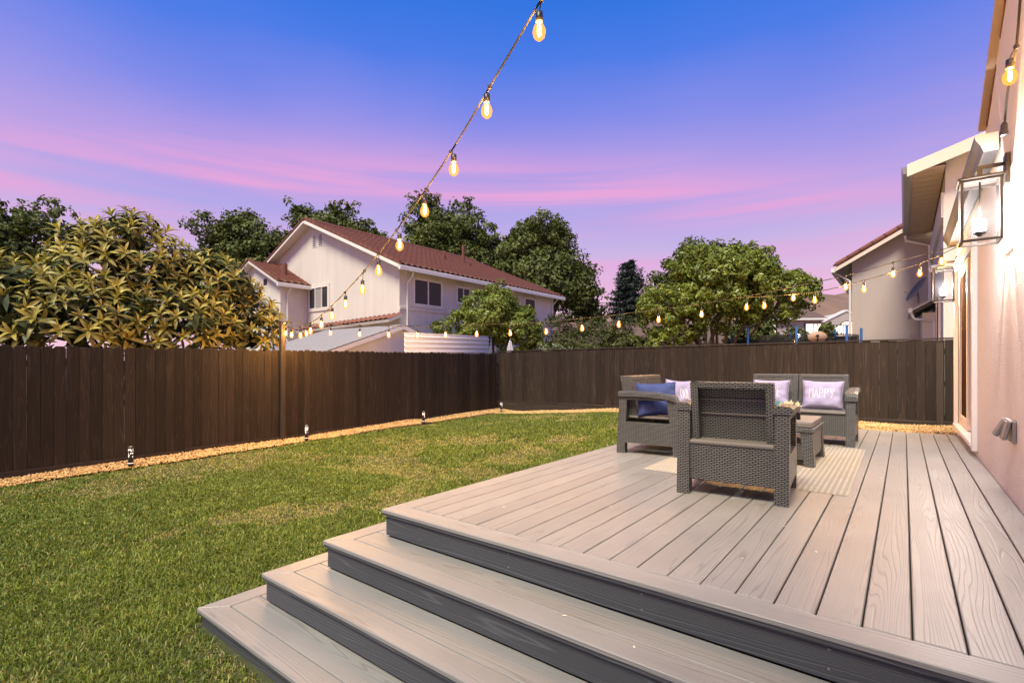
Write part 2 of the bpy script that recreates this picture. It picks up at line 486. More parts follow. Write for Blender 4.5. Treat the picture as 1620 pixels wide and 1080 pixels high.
def rug_mat():
    m, nt, b, N, L = nodes_of('rug_weave')
    tc = N('ShaderNodeTexCoord'); sep = N('ShaderNodeSeparateXYZ'); L(tc.outputs['Object'], sep.inputs[0])
    ab = N('ShaderNodeMath'); ab.operation = 'ABSOLUTE'; L(sep.outputs['X'], ab.inputs[0])
    nz = N('ShaderNodeTexNoise'); nz.inputs['Scale'].default_value = 9; nz.inputs['Detail'].default_value = 6; L(tc.outputs['Object'], nz.inputs['Vector'])
    st = N('ShaderNodeMath'); st.operation = 'MULTIPLY'; st.inputs[1].default_value = 26.0; L(ab.outputs[0], st.inputs[0])
    fr = N('ShaderNodeMath'); fr.operation = 'FRACT'; L(st.outputs[0], fr.inputs[0])
    gt = N('ShaderNodeMath'); gt.operation = 'LESS_THAN'; gt.inputs[1].default_value = 0.42; L(fr.outputs[0], gt.inputs[0])
    ed = N('ShaderNodeMath'); ed.operation = 'GREATER_THAN'; ed.inputs[1].default_value = 0.36; L(ab.outputs[0], ed.inputs[0])
    mu = N('ShaderNodeMath'); mu.operation = 'MULTIPLY'; L(gt.outputs[0], mu.inputs[0]); L(ed.outputs[0], mu.inputs[1])
    m2 = N('ShaderNodeMath'); m2.operation = 'MULTIPLY'; L(mu.outputs[0], m2.inputs[0]); L(nz.outputs['Fac'], m2.inputs[1])
    mx = N('ShaderNodeMixRGB'); mx.inputs['Color1'].default_value = (0.34, 0.295, 0.245, 1); mx.inputs['Color2'].default_value = (0.60, 0.53, 0.43, 1)
    L(m2.outputs[0], mx.inputs['Fac'])
    ns = N('ShaderNodeTexNoise'); ns.inputs['Scale'].default_value = 160; L(tc.outputs['Object'], ns.inputs['Vector'])
    v = N('ShaderNodeMath'); v.operation = 'MULTIPLY_ADD'; v.inputs[1].default_value = 0.7; v.inputs[2].default_value = 0.65; L(ns.outputs['Fac'], v.inputs[0])
    mm = N('ShaderNodeMixRGB'); mm.blend_type = 'MULTIPLY'; mm.inputs['Fac'].default_value = 1
    L(mx.outputs[0], mm.inputs['Color1']); L(v.outputs[0], mm.inputs['Color2']); L(mm.outputs[0], b.inputs['Base Color'])
    b.inputs['Roughness'].default_value = 0.95
    bp = N('ShaderNodeBump'); bp.inputs['Strength'].default_value = 0.5; bp.inputs['Distance'].default_value = 0.004
    L(ns.outputs['Fac'], bp.inputs['Height']); L(bp.outputs[0], b.inputs['Normal'])
    return m


M = {}
M['deck'] = grain_wood('composite_deck', (0.284, 0.276, 0.270), (0.112, 0.104, 0.099), 'y', 14, 0.55, 9, 0.18, 0.42, 0.38, 0.07, 0.4, 70)
M['deck_x'] = grain_wood('composite_deck_cross', (0.270, 0.265, 0.262), (0.114, 0.107, 0.102), 'x', 12, 0.45, 9, 0.28, 0.42, 0.36, 0.07, 0.4, 62)
M['riser'] = grain_wood('composite_riser', (0.062, 0.067, 0.078), (0.135, 0.142, 0.158), 'x', 12, 0.5, 9, 0.4, 0.5, 0.55, 0.08, 0.4, 60)  # darker fascia grey; shade on the upright faces is in the colour too
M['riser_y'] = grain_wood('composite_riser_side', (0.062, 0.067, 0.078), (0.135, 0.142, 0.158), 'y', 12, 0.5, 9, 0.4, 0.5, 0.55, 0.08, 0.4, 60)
M['under'] = plain('under_deck_dark', (0.03, 0.025, 0.02), 0.9)  # near-black: darkness under the boards put into the colour
M['fence'] = grain_wood('stained_fence', (0.026, 0.0178, 0.0138), (0.060, 0.043, 0.033), 'z', 9, 0.55, 10, 0.5, 0.7, 0.55, 0.36, 0.3)
M['fence_old'] = grain_wood('weathered_fence', (0.024, 0.0162, 0.0126), (0.056, 0.039, 0.030), 'z', 8, 0.5, 9, 0.5, 0.75, 0.6, 0.30, 0.3)
M['rail'] = grain_wood('stained_rail', (0.030, 0.022, 0.018), (0.06, 0.046, 0.037), 'y', 8, 0.5, 10, 0.4, 0.75, 0.5, 0.15)
M['rail_x'] = grain_wood('stained_rail_cross', (0.032, 0.024, 0.02), (0.064, 0.05, 0.04), 'x', 8, 0.5, 10, 0.4, 0.75, 0.5, 0.15)
M['post'] = grain_wood('stained_post', (0.036, 0.025, 0.02), (0.07, 0.052, 0.042), 'z', 8, 0.5, 10, 0.4, 0.7, 0.5, 0.1)
M['wicker'] = wicker('grey_weave', (0.180, 0.182, 0.183), (0.008, 0.008, 0.008))
M['resin'] = plain('grey_resin', (0.17, 0.158, 0.147), 0.5, 0.12, 9, 0.1, 200)
M['rug'] = rug_mat()
M['lav'] = plain('lavender_cloth', (0.40, 0.365, 0.56), 0.9, 0.06, 4, 0.25, 350)
M['blue'] = plain('blue_violet_cloth', (0.045, 0.068, 0.21), 0.85, 0.12, 4, 0.25, 350)
M['thread'] = plain('white_thread', (0.85, 0.83, 0.86), 0.8)
M['stucco'] = stucco('pink_stucco', (0.74, 0.665, 0.60), 1.0, 75, 0.07)
M['white'] = plain('white_paint', (0.80, 0.76, 0.72), 0.5, 0.04, 5)
M['cream'] = plain('cream_paint', (0.78, 0.66, 0.54), 0.5, 0.05, 5)
M['dglass'] = plain('dark_glass', (0.055, 0.033, 0.022), 0.35, 0.2, 3, spec=0.0)
M['bronze'] = plain('bronze_metal', (0.030, 0.024, 0.021), 0.45, 0.15, 20, metal=0.3)
M['steel'] = plain('grey_metal', (0.26, 0.25, 0.25), 0.4, 0.1, 20, metal=0.4)
M['gutter'] = plain('shaded_gutter', (0.055, 0.055, 0.07), 0.4, 0.1, 8)  # dark tone holds the shade of a face turned from the lantern
M['glass'] = clear_glass('lantern_glass', (0.97, 0.98, 1.0), 0.06)
M['lanternbulb'] = emitter('lantern_bulb_light', (1.0, 0.97, 0.92), 60)
M['bulb'] = clear_glass('amber_bulb_glass', (1.0, 0.85, 0.6), 0.5, (1.0, 0.36, 0.055), 1.7)
M['filament'] = emitter('hot_filament', (1.0, 0.78, 0.42), 60)
M['cord'] = plain('black_cord', (0.03, 0.025, 0.022), 0.5)
M['rope'] = plain('cable', (0.016, 0.014, 0.013), 0.8)
M['black'] = plain('black_plastic', (0.02, 0.018, 0.018), 0.4)
M['bolglow'] = emitter('path_light_glow', (1.0, 0.84, 0.72), 1.1)
M['gravel'] = leafy('tan_gravel', (0.42, 0.235, 0.085), (0.86, 0.60, 0.29), 0.9, 0.0)
M['soil'] = plain('soil', (0.14, 0.085, 0.045), 0.95, 0.3, 12, 0.5, 40)
M['grass'] = leafy('grass_blades', (0.070, 0.115, 0.018), (0.36, 0.44, 0.080), 0.55, 0.25, (0.46, 0.35, 0.18))
M['turf'] = plain('turf_soil', (0.055, 0.062, 0.022), 0.95, 0.35, 5, 0.6, 60)
M['ground'] = plain('dry_ground', (0.16, 0.12, 0.08), 0.95, 0.3, 0.1)
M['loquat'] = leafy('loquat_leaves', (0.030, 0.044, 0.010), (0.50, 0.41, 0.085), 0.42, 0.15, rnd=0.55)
M['loquat_shade'] = leafy('shaded_loquat_leaves', (0.022, 0.034, 0.012), (0.085, 0.10, 0.030), 0.45, 0.12)  # shade inside the crown put into a darker leaf green
M['citrus'] = leafy('citrus_leaves', (0.055, 0.095, 0.014), (0.36, 0.40, 0.075), 0.4, 0.22)
M['oak'] = leafy('oak_leaves', (0.024, 0.040, 0.009), (0.21, 0.235, 0.055), 0.6, 0.18)
M['conifer'] = leafy('cedar_needles', (0.014, 0.024, 0.020), (0.050, 0.070, 0.060), 0.6, 0.1)
M['hedge'] = leafy('hedge_leaves', (0.030, 0.042, 0.012), (0.15, 0.15, 0.045), 0.6, 0.15)
M['paleleaf'] = leafy('pale_leaves', (0.10, 0.12, 0.06), (0.36, 0.38, 0.24), 0.6, 0.15)
M['bark'] = plain('bark', (0.115, 0.075, 0.048), 0.9, 0.35, 9, 0.6, 30)
M['nwall'] = stucco('neighbour_stucco', (0.70, 0.64, 0.58), 0.5, 50, 0.07, 0.13)
M['nwall2'] = stucco('lilac_stucco', (0.50, 0.425, 0.40), 0.5, 50, 0.06, 0.08)
M['tile'] = plain('red_roof_tile', (0.200, 0.072, 0.049), 0.8, 0.32, 4, 0.3, 40, rnd=0.15)
M['shingle'] = plain('grey_shingle', (0.33, 0.30, 0.30), 0.9, 0.2, 25, 0.5, 40)
M['brownroof'] = plain('brown_shingle', (0.135, 0.085, 0.065), 0.9, 0.2, 12, 0.4, 30)
M['soffit'] = plain('soffit_board', (0.52, 0.40, 0.30), 0.7, 0.1, 6)
M['pane'] = plain('window_pane', (0.045, 0.042, 0.045), 0.15, 0.2, 2, spec=0.2)
M['blind'] = plain('window_blind', (0.33, 0.30, 0.29), 0.7, 0.1, 5)
M['lit'] = emitter('lit_window', (1.0, 0.80, 0.66), 0.95)
M['sheet'] = plain('white_corrugated', (0.88, 0.86, 0.84), 0.5, 0.06, 6)
M['bluepad'] = plain('blue_foam', (0.045, 0.16, 0.50), 0.6)
M['net'] = clear_glass('black_net', (0.35, 0.35, 0.37), 0.35)
M['tan'] = plain('tan_metal', (0.42, 0.28, 0.20), 0.6, 0.15, 12)
M['hill'] = plain('dry_hill', (0.22, 0.135, 0.095), 0.95, 0.75, 0.035, detail=8)
M['petal'] = plain('cream_petals', (0.82, 0.74, 0.52), 0.8, 0.1, 20)
M['teal'] = plain('teal_petals', (0.10, 0.46, 0.44), 0.8, 0.15, 20)
M['umb'] = plain('umbrella_cloth', (0.55, 0.52, 0.58), 0.8, 0.15, 12)


# ------------------------------------------------------------------ ground, lawn, gravel
def ss(a, b, t):
    t = np.clip((np.asarray(t, float) - a) / (b - a), 0, 1)
    return t * t * (3 - 2 * t)


def gh(x, y):
    """height of the yard; it climbs gently to the back and toward the house"""
    x = np.asarray(x, float); y = np.asarray(y, float)
    z = 0.0135 * np.clip(y, -2, 12.5)
    z = z + ss(5.0, 11.0, y) * ss(-9.8, -5.0, x) * 0.27
    return z


g = MB()
R = 1500.0
ring = [(-R, -R), (R, -R), (R, R), (-R, R)]
g.face([(x, y, -0.5) for x, y in ring])
structure(part('ground', g, M['ground']))

nx, ny = 70, 70
xs = np.linspace(-10.6, 3.0, nx); ys = np.linspace(-6, 16, ny)
X, Y = np.meshgrid(xs, ys)
Z = gh(X, Y) - 0.012
V = np.stack([X.ravel(), Y.ravel(), Z.ravel()], 1)
idx = np.arange(nx * ny).reshape(ny, nx)
Fq = np.stack([idx[:-1, :-1], idx[:-1, 1:], idx[1:, 1:], idx[1:, :-1]], -1).reshape(-1, 4)
structure(link('lawn', np_mesh('lawn', V, Fq, M['turf'], smooth=True)))

DX, DY, RZ = 0.235, 0.28, 0.18
DECK = (-2.71, 2.07, 0.6525)
DECK_FAR = 9.0
WALLX = 0.6


def fence_x(y):
    return -9.54 - 0.51 * (np.asarray(y, float) - 1.06) / 11.14


def lawn_edge(y):
    return fence_x(y) + 0.36 + 0.10 * (vnoise(np.asarray(y) * 1.3, np.zeros_like(np.asarray(y, float)), 5) - 0.5)


def make_grass():
    P = []
    for (d0, d1, dens) in ((0, 5.0, 10500), (5.0, 8.0, 6500), (8.0, 18.0, 3400)):
        A = (9.4 - 1.8) * 13.0
        n = int(A * dens)
        x = RNG.uniform(-9.4, -1.8, n); y = RNG.uniform(-0.6, 12.4, n)
        d = np.hypot(x, y)
        k = (d >= d0) & (d < d1)
        x, y, d = x[k], y[k], d[k]
        P.append(np.stack([x, y, d], 1))
    P = np.concatenate(P)
    x, y, d = P.T
    edge_back = 11.55 + 0.12 * (vnoise(x * 1.4, x * 0, 9) - 0.5)
    k = (x > lawn_edge(y)) & (y < edge_back)
    bx, by = DECK[0] - 3 * DX - 0.015, DECK[1] - 3 * DY - 0.015
    k &= ~((x > bx) & (y > by))
    # view from here and a step or two to the side
    fx, fy = -math.sin(YAW), math.cos(YAW)
    dep = x * fx + y * fy; lat = x * fy - y * fx
    k &= (dep > 0.4) & (np.abs(lat) < dep * 1.02 + 1.6)
    x, y, d = x[k], y[k], d[k]
    n = len(x)
    # worn, dry places with a shape of their own
    wear = vnoise(x * 0.9 + y * 0.55, y * 0.8 - x * 0.35, 3) * 0.55 + vnoise(x * 2.6, y * 2.6, 4) * 0.3 + vnoise(x * 7, y * 7, 8) * 0.15
    dry = np.clip((wear - 0.565) / 0.12, 0, 1) * np.clip(0.35 + 1.1 * vnoise(x * 16, y * 16, 41), 0, 1)
    lush = vnoise(x * 1.7 + 9, y * 1.7, 12) * 0.3 + vnoise(x * 5, y * 5, 13) * 0.3 + vnoise(x * 15, y * 15, 14) * 0.4
    keep = RNG.random(n) > dry * 0.35
    x, y, d, dry, lush = x[keep], y[keep], d[keep], dry[keep], lush[keep]
    n = len(x)
    h = RNG.uniform(0.022, 0.050, n) * (0.45 + 1.05 * lush) * (1 - 0.55 * dry)
    w = RNG.uniform(0.0022, 0.0040, n) * (1 + np.clip(d - 3.5, 0, 9) * 0.22)
    a = RNG.uniform(0, 2 * math.pi, n); lean = RNG.uniform(0.1, 1.15, n)
    la = a + RNG.normal(0, 0.8, n) + math.pi / 2
    z0 = gh(x, y) - 0.012
    sx, sy = np.cos(a) * w, np.sin(a) * w
    ox, oy = np.cos(la) * lean * h, np.sin(la) * lean * h
    v = np.zeros((n, 5, 3), np.float32)
    v[:, 0] = np.stack([x - sx, y - sy, z0], 1); v[:, 1] = np.stack([x + sx, y + sy, z0], 1)
    mx, my, mz = x + ox * 0.35, y + oy * 0.35, z0 + h * 0.6
    v[:, 2] = np.stack([mx + sx * .75, my + sy * .75, mz], 1); v[:, 3] = np.stack([mx - sx * .75, my - sy * .75, mz], 1)
    v[:, 4] = np.stack([x + ox, y + oy, z0 + h * (1 - 0.28 * lean)], 1)
    b = (np.arange(n) * 5)[:, None]
    F = np.concatenate([b + np.array([[0, 1, 2]]), b + np.array([[0, 2, 3]]), b + np.array([[3, 2, 4]])], 0)
    tone = np.clip(0.02 + 0.75 * RNG.random(n) ** 1.4 * (0.25 + 1.2 * lush), 0, 0.88)
    isdry = RNG.random(n) < (0.06 + 0.74 * dry)
    tone = np.where(isdry, RNG.uniform(0.93, 1.0, n), tone)
    o = link('grass', np_mesh('grass', v.reshape(-1, 3), F, M['grass'], np.repeat(tone, 5)))
    tag(o, 'short green lawn grass with dry tan patches', 'grass', kind='stuff')


make_grass()


def make_gravel():
    # bed of loose tan stone along both fences and behind the deck
    m = MB()
    m.face([(x, y, z) for x, y, z in ((-10.0, -3.0, 0.0), (-9.1, -3.0, 0.0), (-9.55, 12.2, float(gh(-9.55, 12.2))), (-10.06, 12.2, float(gh(-10, 12.2))))])
    structure(part('gravel_bed', m, M['soil']))
    pts = []
    n = 15000
    y = RNG.uniform(-1.0, 12.2, n); x = fence_x(y) + RNG.uniform(0.02, 0.44, n)
    k = x < lawn_edge(y) + 0.05
    bump = (0.035 + 0.06 * vnoise(y * 1.1, y * 0, 21)) * np.clip(1.2 - (x - fence_x(y)) / 0.42, 0, 1)
    pts.append(np.stack([x, y, gh(x, y) + bump], 1)[k])
    n = 16000
    x = RNG.uniform(-9.9, 0.9, n); y = RNG.uniform(11.45, 12.16, n)
    pts.append(np.stack([x, y, gh(x, y) + 0.05 * vnoise(x * 1.2, x * 0, 22) * (y - 11.45) / 0.7], 1))
    n = 12000
    x = RNG.uniform(-2.4, 0.75, n); y = RNG.uniform(9.05, 11.5, n)
    kk = RNG.random(n) < np.exp(-((x + 0.35) / 0.75) ** 2 - ((y - 10.6) / 0.9) ** 2) * 1.3; x, y = x[kk], y[kk]
    pts.append(np.stack([x, y, gh(x, y) + 0.02 + 0.10 * np.exp(-((x + 0.35) / 0.8) ** 2 - ((y - 10.6) / 0.9) ** 2)], 1))
    P = np.concatenate(pts); n = len(P)
    oc = np.array([[1, 0, 0], [-1, 0, 0], [0, 1, 0], [0, -1, 0], [0, 0, 1], [0, 0, -1]], float)
    fc = np.array([[0, 2, 4], [2, 1, 4], [1, 3, 4], [3, 0, 4], [2, 0, 5], [1, 2, 5], [3, 1, 5], [0, 3, 5]])
    s = RNG.uniform(0.010, 0.024, n)
    v = oc[None] * s[:, None, None] * RNG.uniform(0.6, 1.25, (n, 6, 1)) * np.array([1, 1, 0.7])
    a = RNG.uniform(0, 6.28, n); ca, sa = np.cos(a)[:, None], np.sin(a)[:, None]
    vx = v[:, :, 0] * ca - v[:, :, 1] * sa; vy = v[:, :, 0] * sa + v[:, :, 1] * ca
    v = np.stack([vx, vy, v[:, :, 2]], -1) + P[:, None] + RNG.uniform(0, 0.02, (n, 1, 1)) * np.array([0, 0, 1])
    F = (np.arange(n) * 6)[:, None, None] + fc[None]
    o = link('gravel', np_mesh('gravel', v.reshape(-1, 3), F.reshape(-1, 3), M['gravel'], np.repeat(RNG.random(n), 6)))
    tag(o, 'tan gravel strip along the foot of the fences', 'gravel', kind='stuff')


make_gravel()


# ------------------------------------------------------------------ deck and steps
def make_deck():
    dx, dy, dz = DECK
    t = 0.024
    deck = thing('deck', 'grey composite deck with wrap-around steps beside the house', 'deck', (dx, dy, 0))
    W = WALLX - 0.004 - dx
    LN = DECK_FAR - dy
    # under-frame block below the boards, coloured dark for the shade there
    m = MB().box(0.05, W, 0.05, LN - 0.03, 0.46, dz - t - 0.004)
    part('frame', m, M['under'], deck)
    bw, gap = 0.1385, 0.006
    # border boards with a mitred corner
    B = 0.142
    m = MB().prism([(0, 0), (W, 0), (W, B), (B, B)], 'z', dz - t, dz)
    part('border_board', m, M['deck_x'], deck, 0.004)
    m = MB().prism([(0, 0.0015), (B - 0.0015, B), (B - 0.0015, LN), (0, LN)], 'z', dz - t, dz)
    part('border_board', m, M['deck'], deck, 0.004)
    # field boards, all one shape
    L = LN - B - 0.006
    me = MB().box(0, bw, 0, L, -t, 0).mesh('deck_board', M['deck'], 0.004)
    pitch = bw + gap
    x = (0.024 + gap / 2) - dx
    while x - pitch > B + 0.02: x -= pitch
    first = x
    if first - B > 0.03:
        mm = MB().box(B + 0.005, first - gap, B + 0.006, LN, dz - t, dz)
        part('deck_board', mm, M['deck'], deck, 0.004)
    while x + bw < W + 0.001:
        link('deck_board', me, deck, (x, B + 0.006, dz + random.uniform(-.0008, .0008)))
        x += pitch
    if W - x > 0.02:
        part('deck_board', MB().box(x, W, B + 0.006, LN, dz - t, dz), M['deck'], deck, 0.004)
    # fascia under the nosing of each level, then the steps
    nose = 0.022
    for i in range(4):
        ox, oy, z = -DX * i, -DY * i, dz - RZ * i
        owner = deck
        zb = z - RZ + (0.0 if i < 3 else 0.0)
        if i == 3: zb = -0.06
        if i > 0:
            # solid core of the step carries its treads and risers
            c = MB().box(ox + 0.06, W, oy + 0.06, oy + DY + 0.10, max(zb, -0.05) + 0.01, z - t - 0.004)
            c.box(ox + 0.06, ox + DX + 0.10, oy + DY + 0.101, LN, max(zb, -0.05) + 0.01, z - t - 0.004)
            owner = part('step', c, M['under'], deck)
            b1 = 0.137
            d2 = DY - b1 - 0.004 + nose + 0.012
            e2 = DX - 0.110 - 0.004 + nose + 0.012
            b1x = 0.137
            # outer boards, mitred, then inner boards
            part('tread_board', MB().prism([(ox, oy), (W, oy), (W, oy + b1), (ox + b1x, oy + b1)], 'z', z - t, z), M['deck_x'], owner, 0.004)
            part('tread_board', MB().prism([(ox, oy + 0.0015), (ox + b1x - 0.0015, oy + b1), (ox + b1x - 0.0015, LN), (ox, LN)], 'z', z - t, z), M['deck'], owner, 0.004)
            part('tread_board', MB().box(ox + b1x + 0.004, W, oy + b1 + 0.005, oy + b1 + 0.005 + d2, z - t, z - 0.0005), M['deck_x'], owner, 0.004)
            part('tread_board', MB().box(ox + b1x + 0.004, ox + b1x + 0.004 + (DX - b1x + nose + 0.012), oy + b1 + 0.010 + d2, LN, z - t, z - 0.0005), M['deck'], owner, 0.004)
        # riser boards face front and side; a dark slot is left at the foot
        foot = zb + (0.012 if i < 3 else 0)
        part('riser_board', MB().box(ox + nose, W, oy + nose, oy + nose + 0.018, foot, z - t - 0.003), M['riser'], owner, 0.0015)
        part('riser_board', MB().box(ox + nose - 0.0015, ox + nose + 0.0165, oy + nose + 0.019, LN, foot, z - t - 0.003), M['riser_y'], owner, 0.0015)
        # small bullnose strip below the lip
        part('nosing_strip', MB().box(ox + 0.006, W, oy + 0.006, oy + nose - 0.001, z - t - 0.016, z - t - 0.001), M['riser'], owner)
        # screws
    ms = MB().lathe([(0.0045, 0), (0.0045, 0.0012), (0.002, 0.0016)], 8).mesh('screw', M['steel'])
    for sx in (0.35, 1.05, 1.8, 2.5, 3.0):
        for sz in (0.05, 0.12):
            o = link('screw', ms, deck, (sx, nose - 0.0002, dz - sz - 0.01)); o.rotation_euler = (rad(90), 0, 0)


make_deck()


# ------------------------------------------------------------------ fences
def fence_board_meshes(h, w, ear, mat, k=4):
    out = []
    for i in range(k):
        ww = w * random.uniform(1.000, 1.006)
        if ear:
            c = 0.028
            poly = [(-ww / 2, 0), (ww / 2, 0), (ww / 2, h - c), (ww / 2 - c, h), (-ww / 2 + c, h), (-ww / 2, h - c)]
        else:
            poly = [(-ww / 2, 0), (ww / 2, 0), (ww / 2, h), (-ww / 2, h)]
        m = MB()
        n = len(poly); b = 0
        m.v = [(p[0], -0.009, p[1]) for p in poly] + [(p[0], 0.009, p[1]) for p in poly]
        m.f = [tuple(range(n)), tuple(reversed(range(n, 2 * n)))] + [(j, n + j, n + (j + 1) % n, (j + 1) % n) for j in range(n)]
        m.m = [0] * len(m.f)
        out.append(m.mesh('fence_board', mat, 0.0042))
    return out


def run_fence(fence, P0, P1, zb, zt, w, gap, mats, inward, ear, skip=()):
    """boards along P0->P1; the visible face looks along 'inward'"""
    P0 = Vector(P0); P1 = Vector(P1)
    d = (P1 - P0); Ltot = d.length; d.normalize()
    ang = math.atan2(d.y, d.x)
    hs = max(zt(0) - zb(0), zt(1) - zb(1))
    mes = fence_board_meshes(1.0, w, ear, mats) if False else None
    s = w / 2
    cache = {}
    while s < Ltot - w / 2 + 1e-6:
        f = s / Ltot
        if not any(a <= s <= b for a, b in skip):
            z0 = zb(f) + random.uniform(-.006, .006); z1 = zt(f) + random.uniform(-.012, .012)
            key = round((z1 - z0) * 25)
            if key not in cache: cache[key] = fence_board_meshes(key / 25.0, w, ear, mats, 3)
            p = P0 + d * s
            o = link('fence_board', random.choice(cache[key]), fence, (p.x + random.uniform(-.002, .002), p.y + random.uniform(-.002, .002), z1 - key / 25.0))
            o.rotation_euler = (random.uniform(-.003, .003), random.uniform(-.0011, .0011), ang + random.uniform(-.012, .012) + (math.pi if random.random() < .5 else 0))
        s += w + gap + (random.uniform(.001, .0025) if random.random() < .03 else random.uniform(-.0008, .0002))


def make_fences():
    # side fence on the left, dog-eared tops
    F = thing('board_fence', 'long dark brown dog-eared board fence along the left of the lawn', 'fence', (-9.6, 1.0, 0))
    def rel(v, o): return tuple(v[i] - o[i] for i in range(3))
    O = (-9.6, 1.0, 0)
    yA, yB = -1.6, 12.16
    a = (float(fence_x(yA)), yA, 0); b = (float(fence_x(yB)), yB, 0)
    yf = lambda f: yA + (yB - yA) * f
    run_fence(F, rel(a, O), rel(b, O), lambda f: 0.115 + 0.010 * max(0, yf(f)), lambda f: 1.862 + 0.0085 * max(0, yf(f) - 1), 0.1385, 0.0012, M['fence'], 1, True)
    for y0 in np.arange(yA, yB - 0.1, 2.44):
        y1 = min(y0 + 2.435, yB)
        ang = math.atan2(float(fence_x(y1) - fence_x(y0)), y1 - y0)
        L = y1 - y0
        zz = 0.150 + 0.010 * max(0, y0)
        k = MB().box(-0.018, 0.018, 0, L, -0.26, 0.0)
        part('kickboard', k, M['rail'], F, 0.003, loc=rel((float(fence_x(y0)) + 0.010, y0, zz), O), rz=-ang)
        for h in (0.35, 1.0, 1.62):
            k = MB().box(-0.019, 0.019, 0, L, -0.045, 0.045)
            part('rail', k, M['rail'], F, 0.003, loc=rel((float(fence_x(y0)) - 0.032, y0, h), O), rz=-ang)
        k = MB().box(-0.045, 0.045, -0.045, 0.045, -0.2, 1.80)
        part('post', k, M['post'], F, 0.003, loc=rel((float(fence_x(y0)) - 0.10, y0, 0), O))
    # back fence with a flat cap
    O2 = (-4.7, 12.2, 0)
    G = thing('board_fence', 'brown board fence with flat cap across the back behind the loveseats', 'fence', O2)
    xA, xB = -10.24, 1.9
    run_fence(G, rel((xA, 12.2, 0), O2), rel((xB, 12.2, 0), O2), lambda f: 0.464 + 0.065 * f, lambda f: 2.005 + 0.07 * f, 0.1385, 0.0006, M['fence_old'], 1, False)
    for x0 in np.arange(xA, xB - 0.05, 2.4):
        x1 = min(x0 + 2.395, xB)
        f0 = (x0 - xA) / (xB - xA); L = x1 - x0
        tilt = -math.atan2(0.07, xB - xA)
        k = MB().box(0, L, -0.03, 0.075, 0, 0.028)
        o = part('cap_rail', k, M['rail_x'], G, 0.003, loc=rel((x0, 12.2, 2.012 + 0.07 * f0), O2)); o.rotation_euler = (0, tilt, 0)
        k = MB().box(0, L, -0.019, 0.019, -0.36, 0)
        o = part('kickboard', k, M['rail_x'], G, 0.003, loc=rel((x0, 12.195, 0.452 + 0.065 * f0), O2)); o.rotation_euler = (0, tilt, 0)
        k = MB().box(0, L, -0.020, 0.0, -0.006, 0.036)
        o = part('ledge_strip', k, M['rail_x'], G, 0.003, loc=rel((x0, 12.189, 0.462 + 0.065 * f0), O2)); o.rotation_euler = (0, tilt, 0)
        for h in (0.62, 1.25, 1.85):
            part('rail', MB().box(0, L, -0.019, 0.019, -0.045, 0.045), M['rail_x'], G, 0.003, loc=rel((x0, 12.24, h), O2))
        part('post', MB().box(-0.045, 0.045, -0.045, 0.045, 0, 1.98), M['post'], G, 0.003, loc=rel((x0, 12.31, 0), O2))
    o = part('post', MB().box(-0.05, 0.05, -0.035, 0.035, 0.2, 2.0), M['post'], G, 0.003, loc=rel((0.52, 12.15, 0), O2))
    # tall light post against the side fence
    P = thing('light_post', 'tall dark square post rising above the left fence, holding string lights', 'post', (-9.70, 5.02, 0))
    part('shaft', MB().box(-0.045, 0.045, -0.045, 0.045, -0.1, 2.46), M['post'], P, 0.004)
    part('hook', MB().tube([(0.045, 0, 2.40), (0.08, 0, 2.40), (0.095, 0, 2.43), (0.08, 0, 2.455)], 0.005, 6), M['steel'], P)


make_fences()


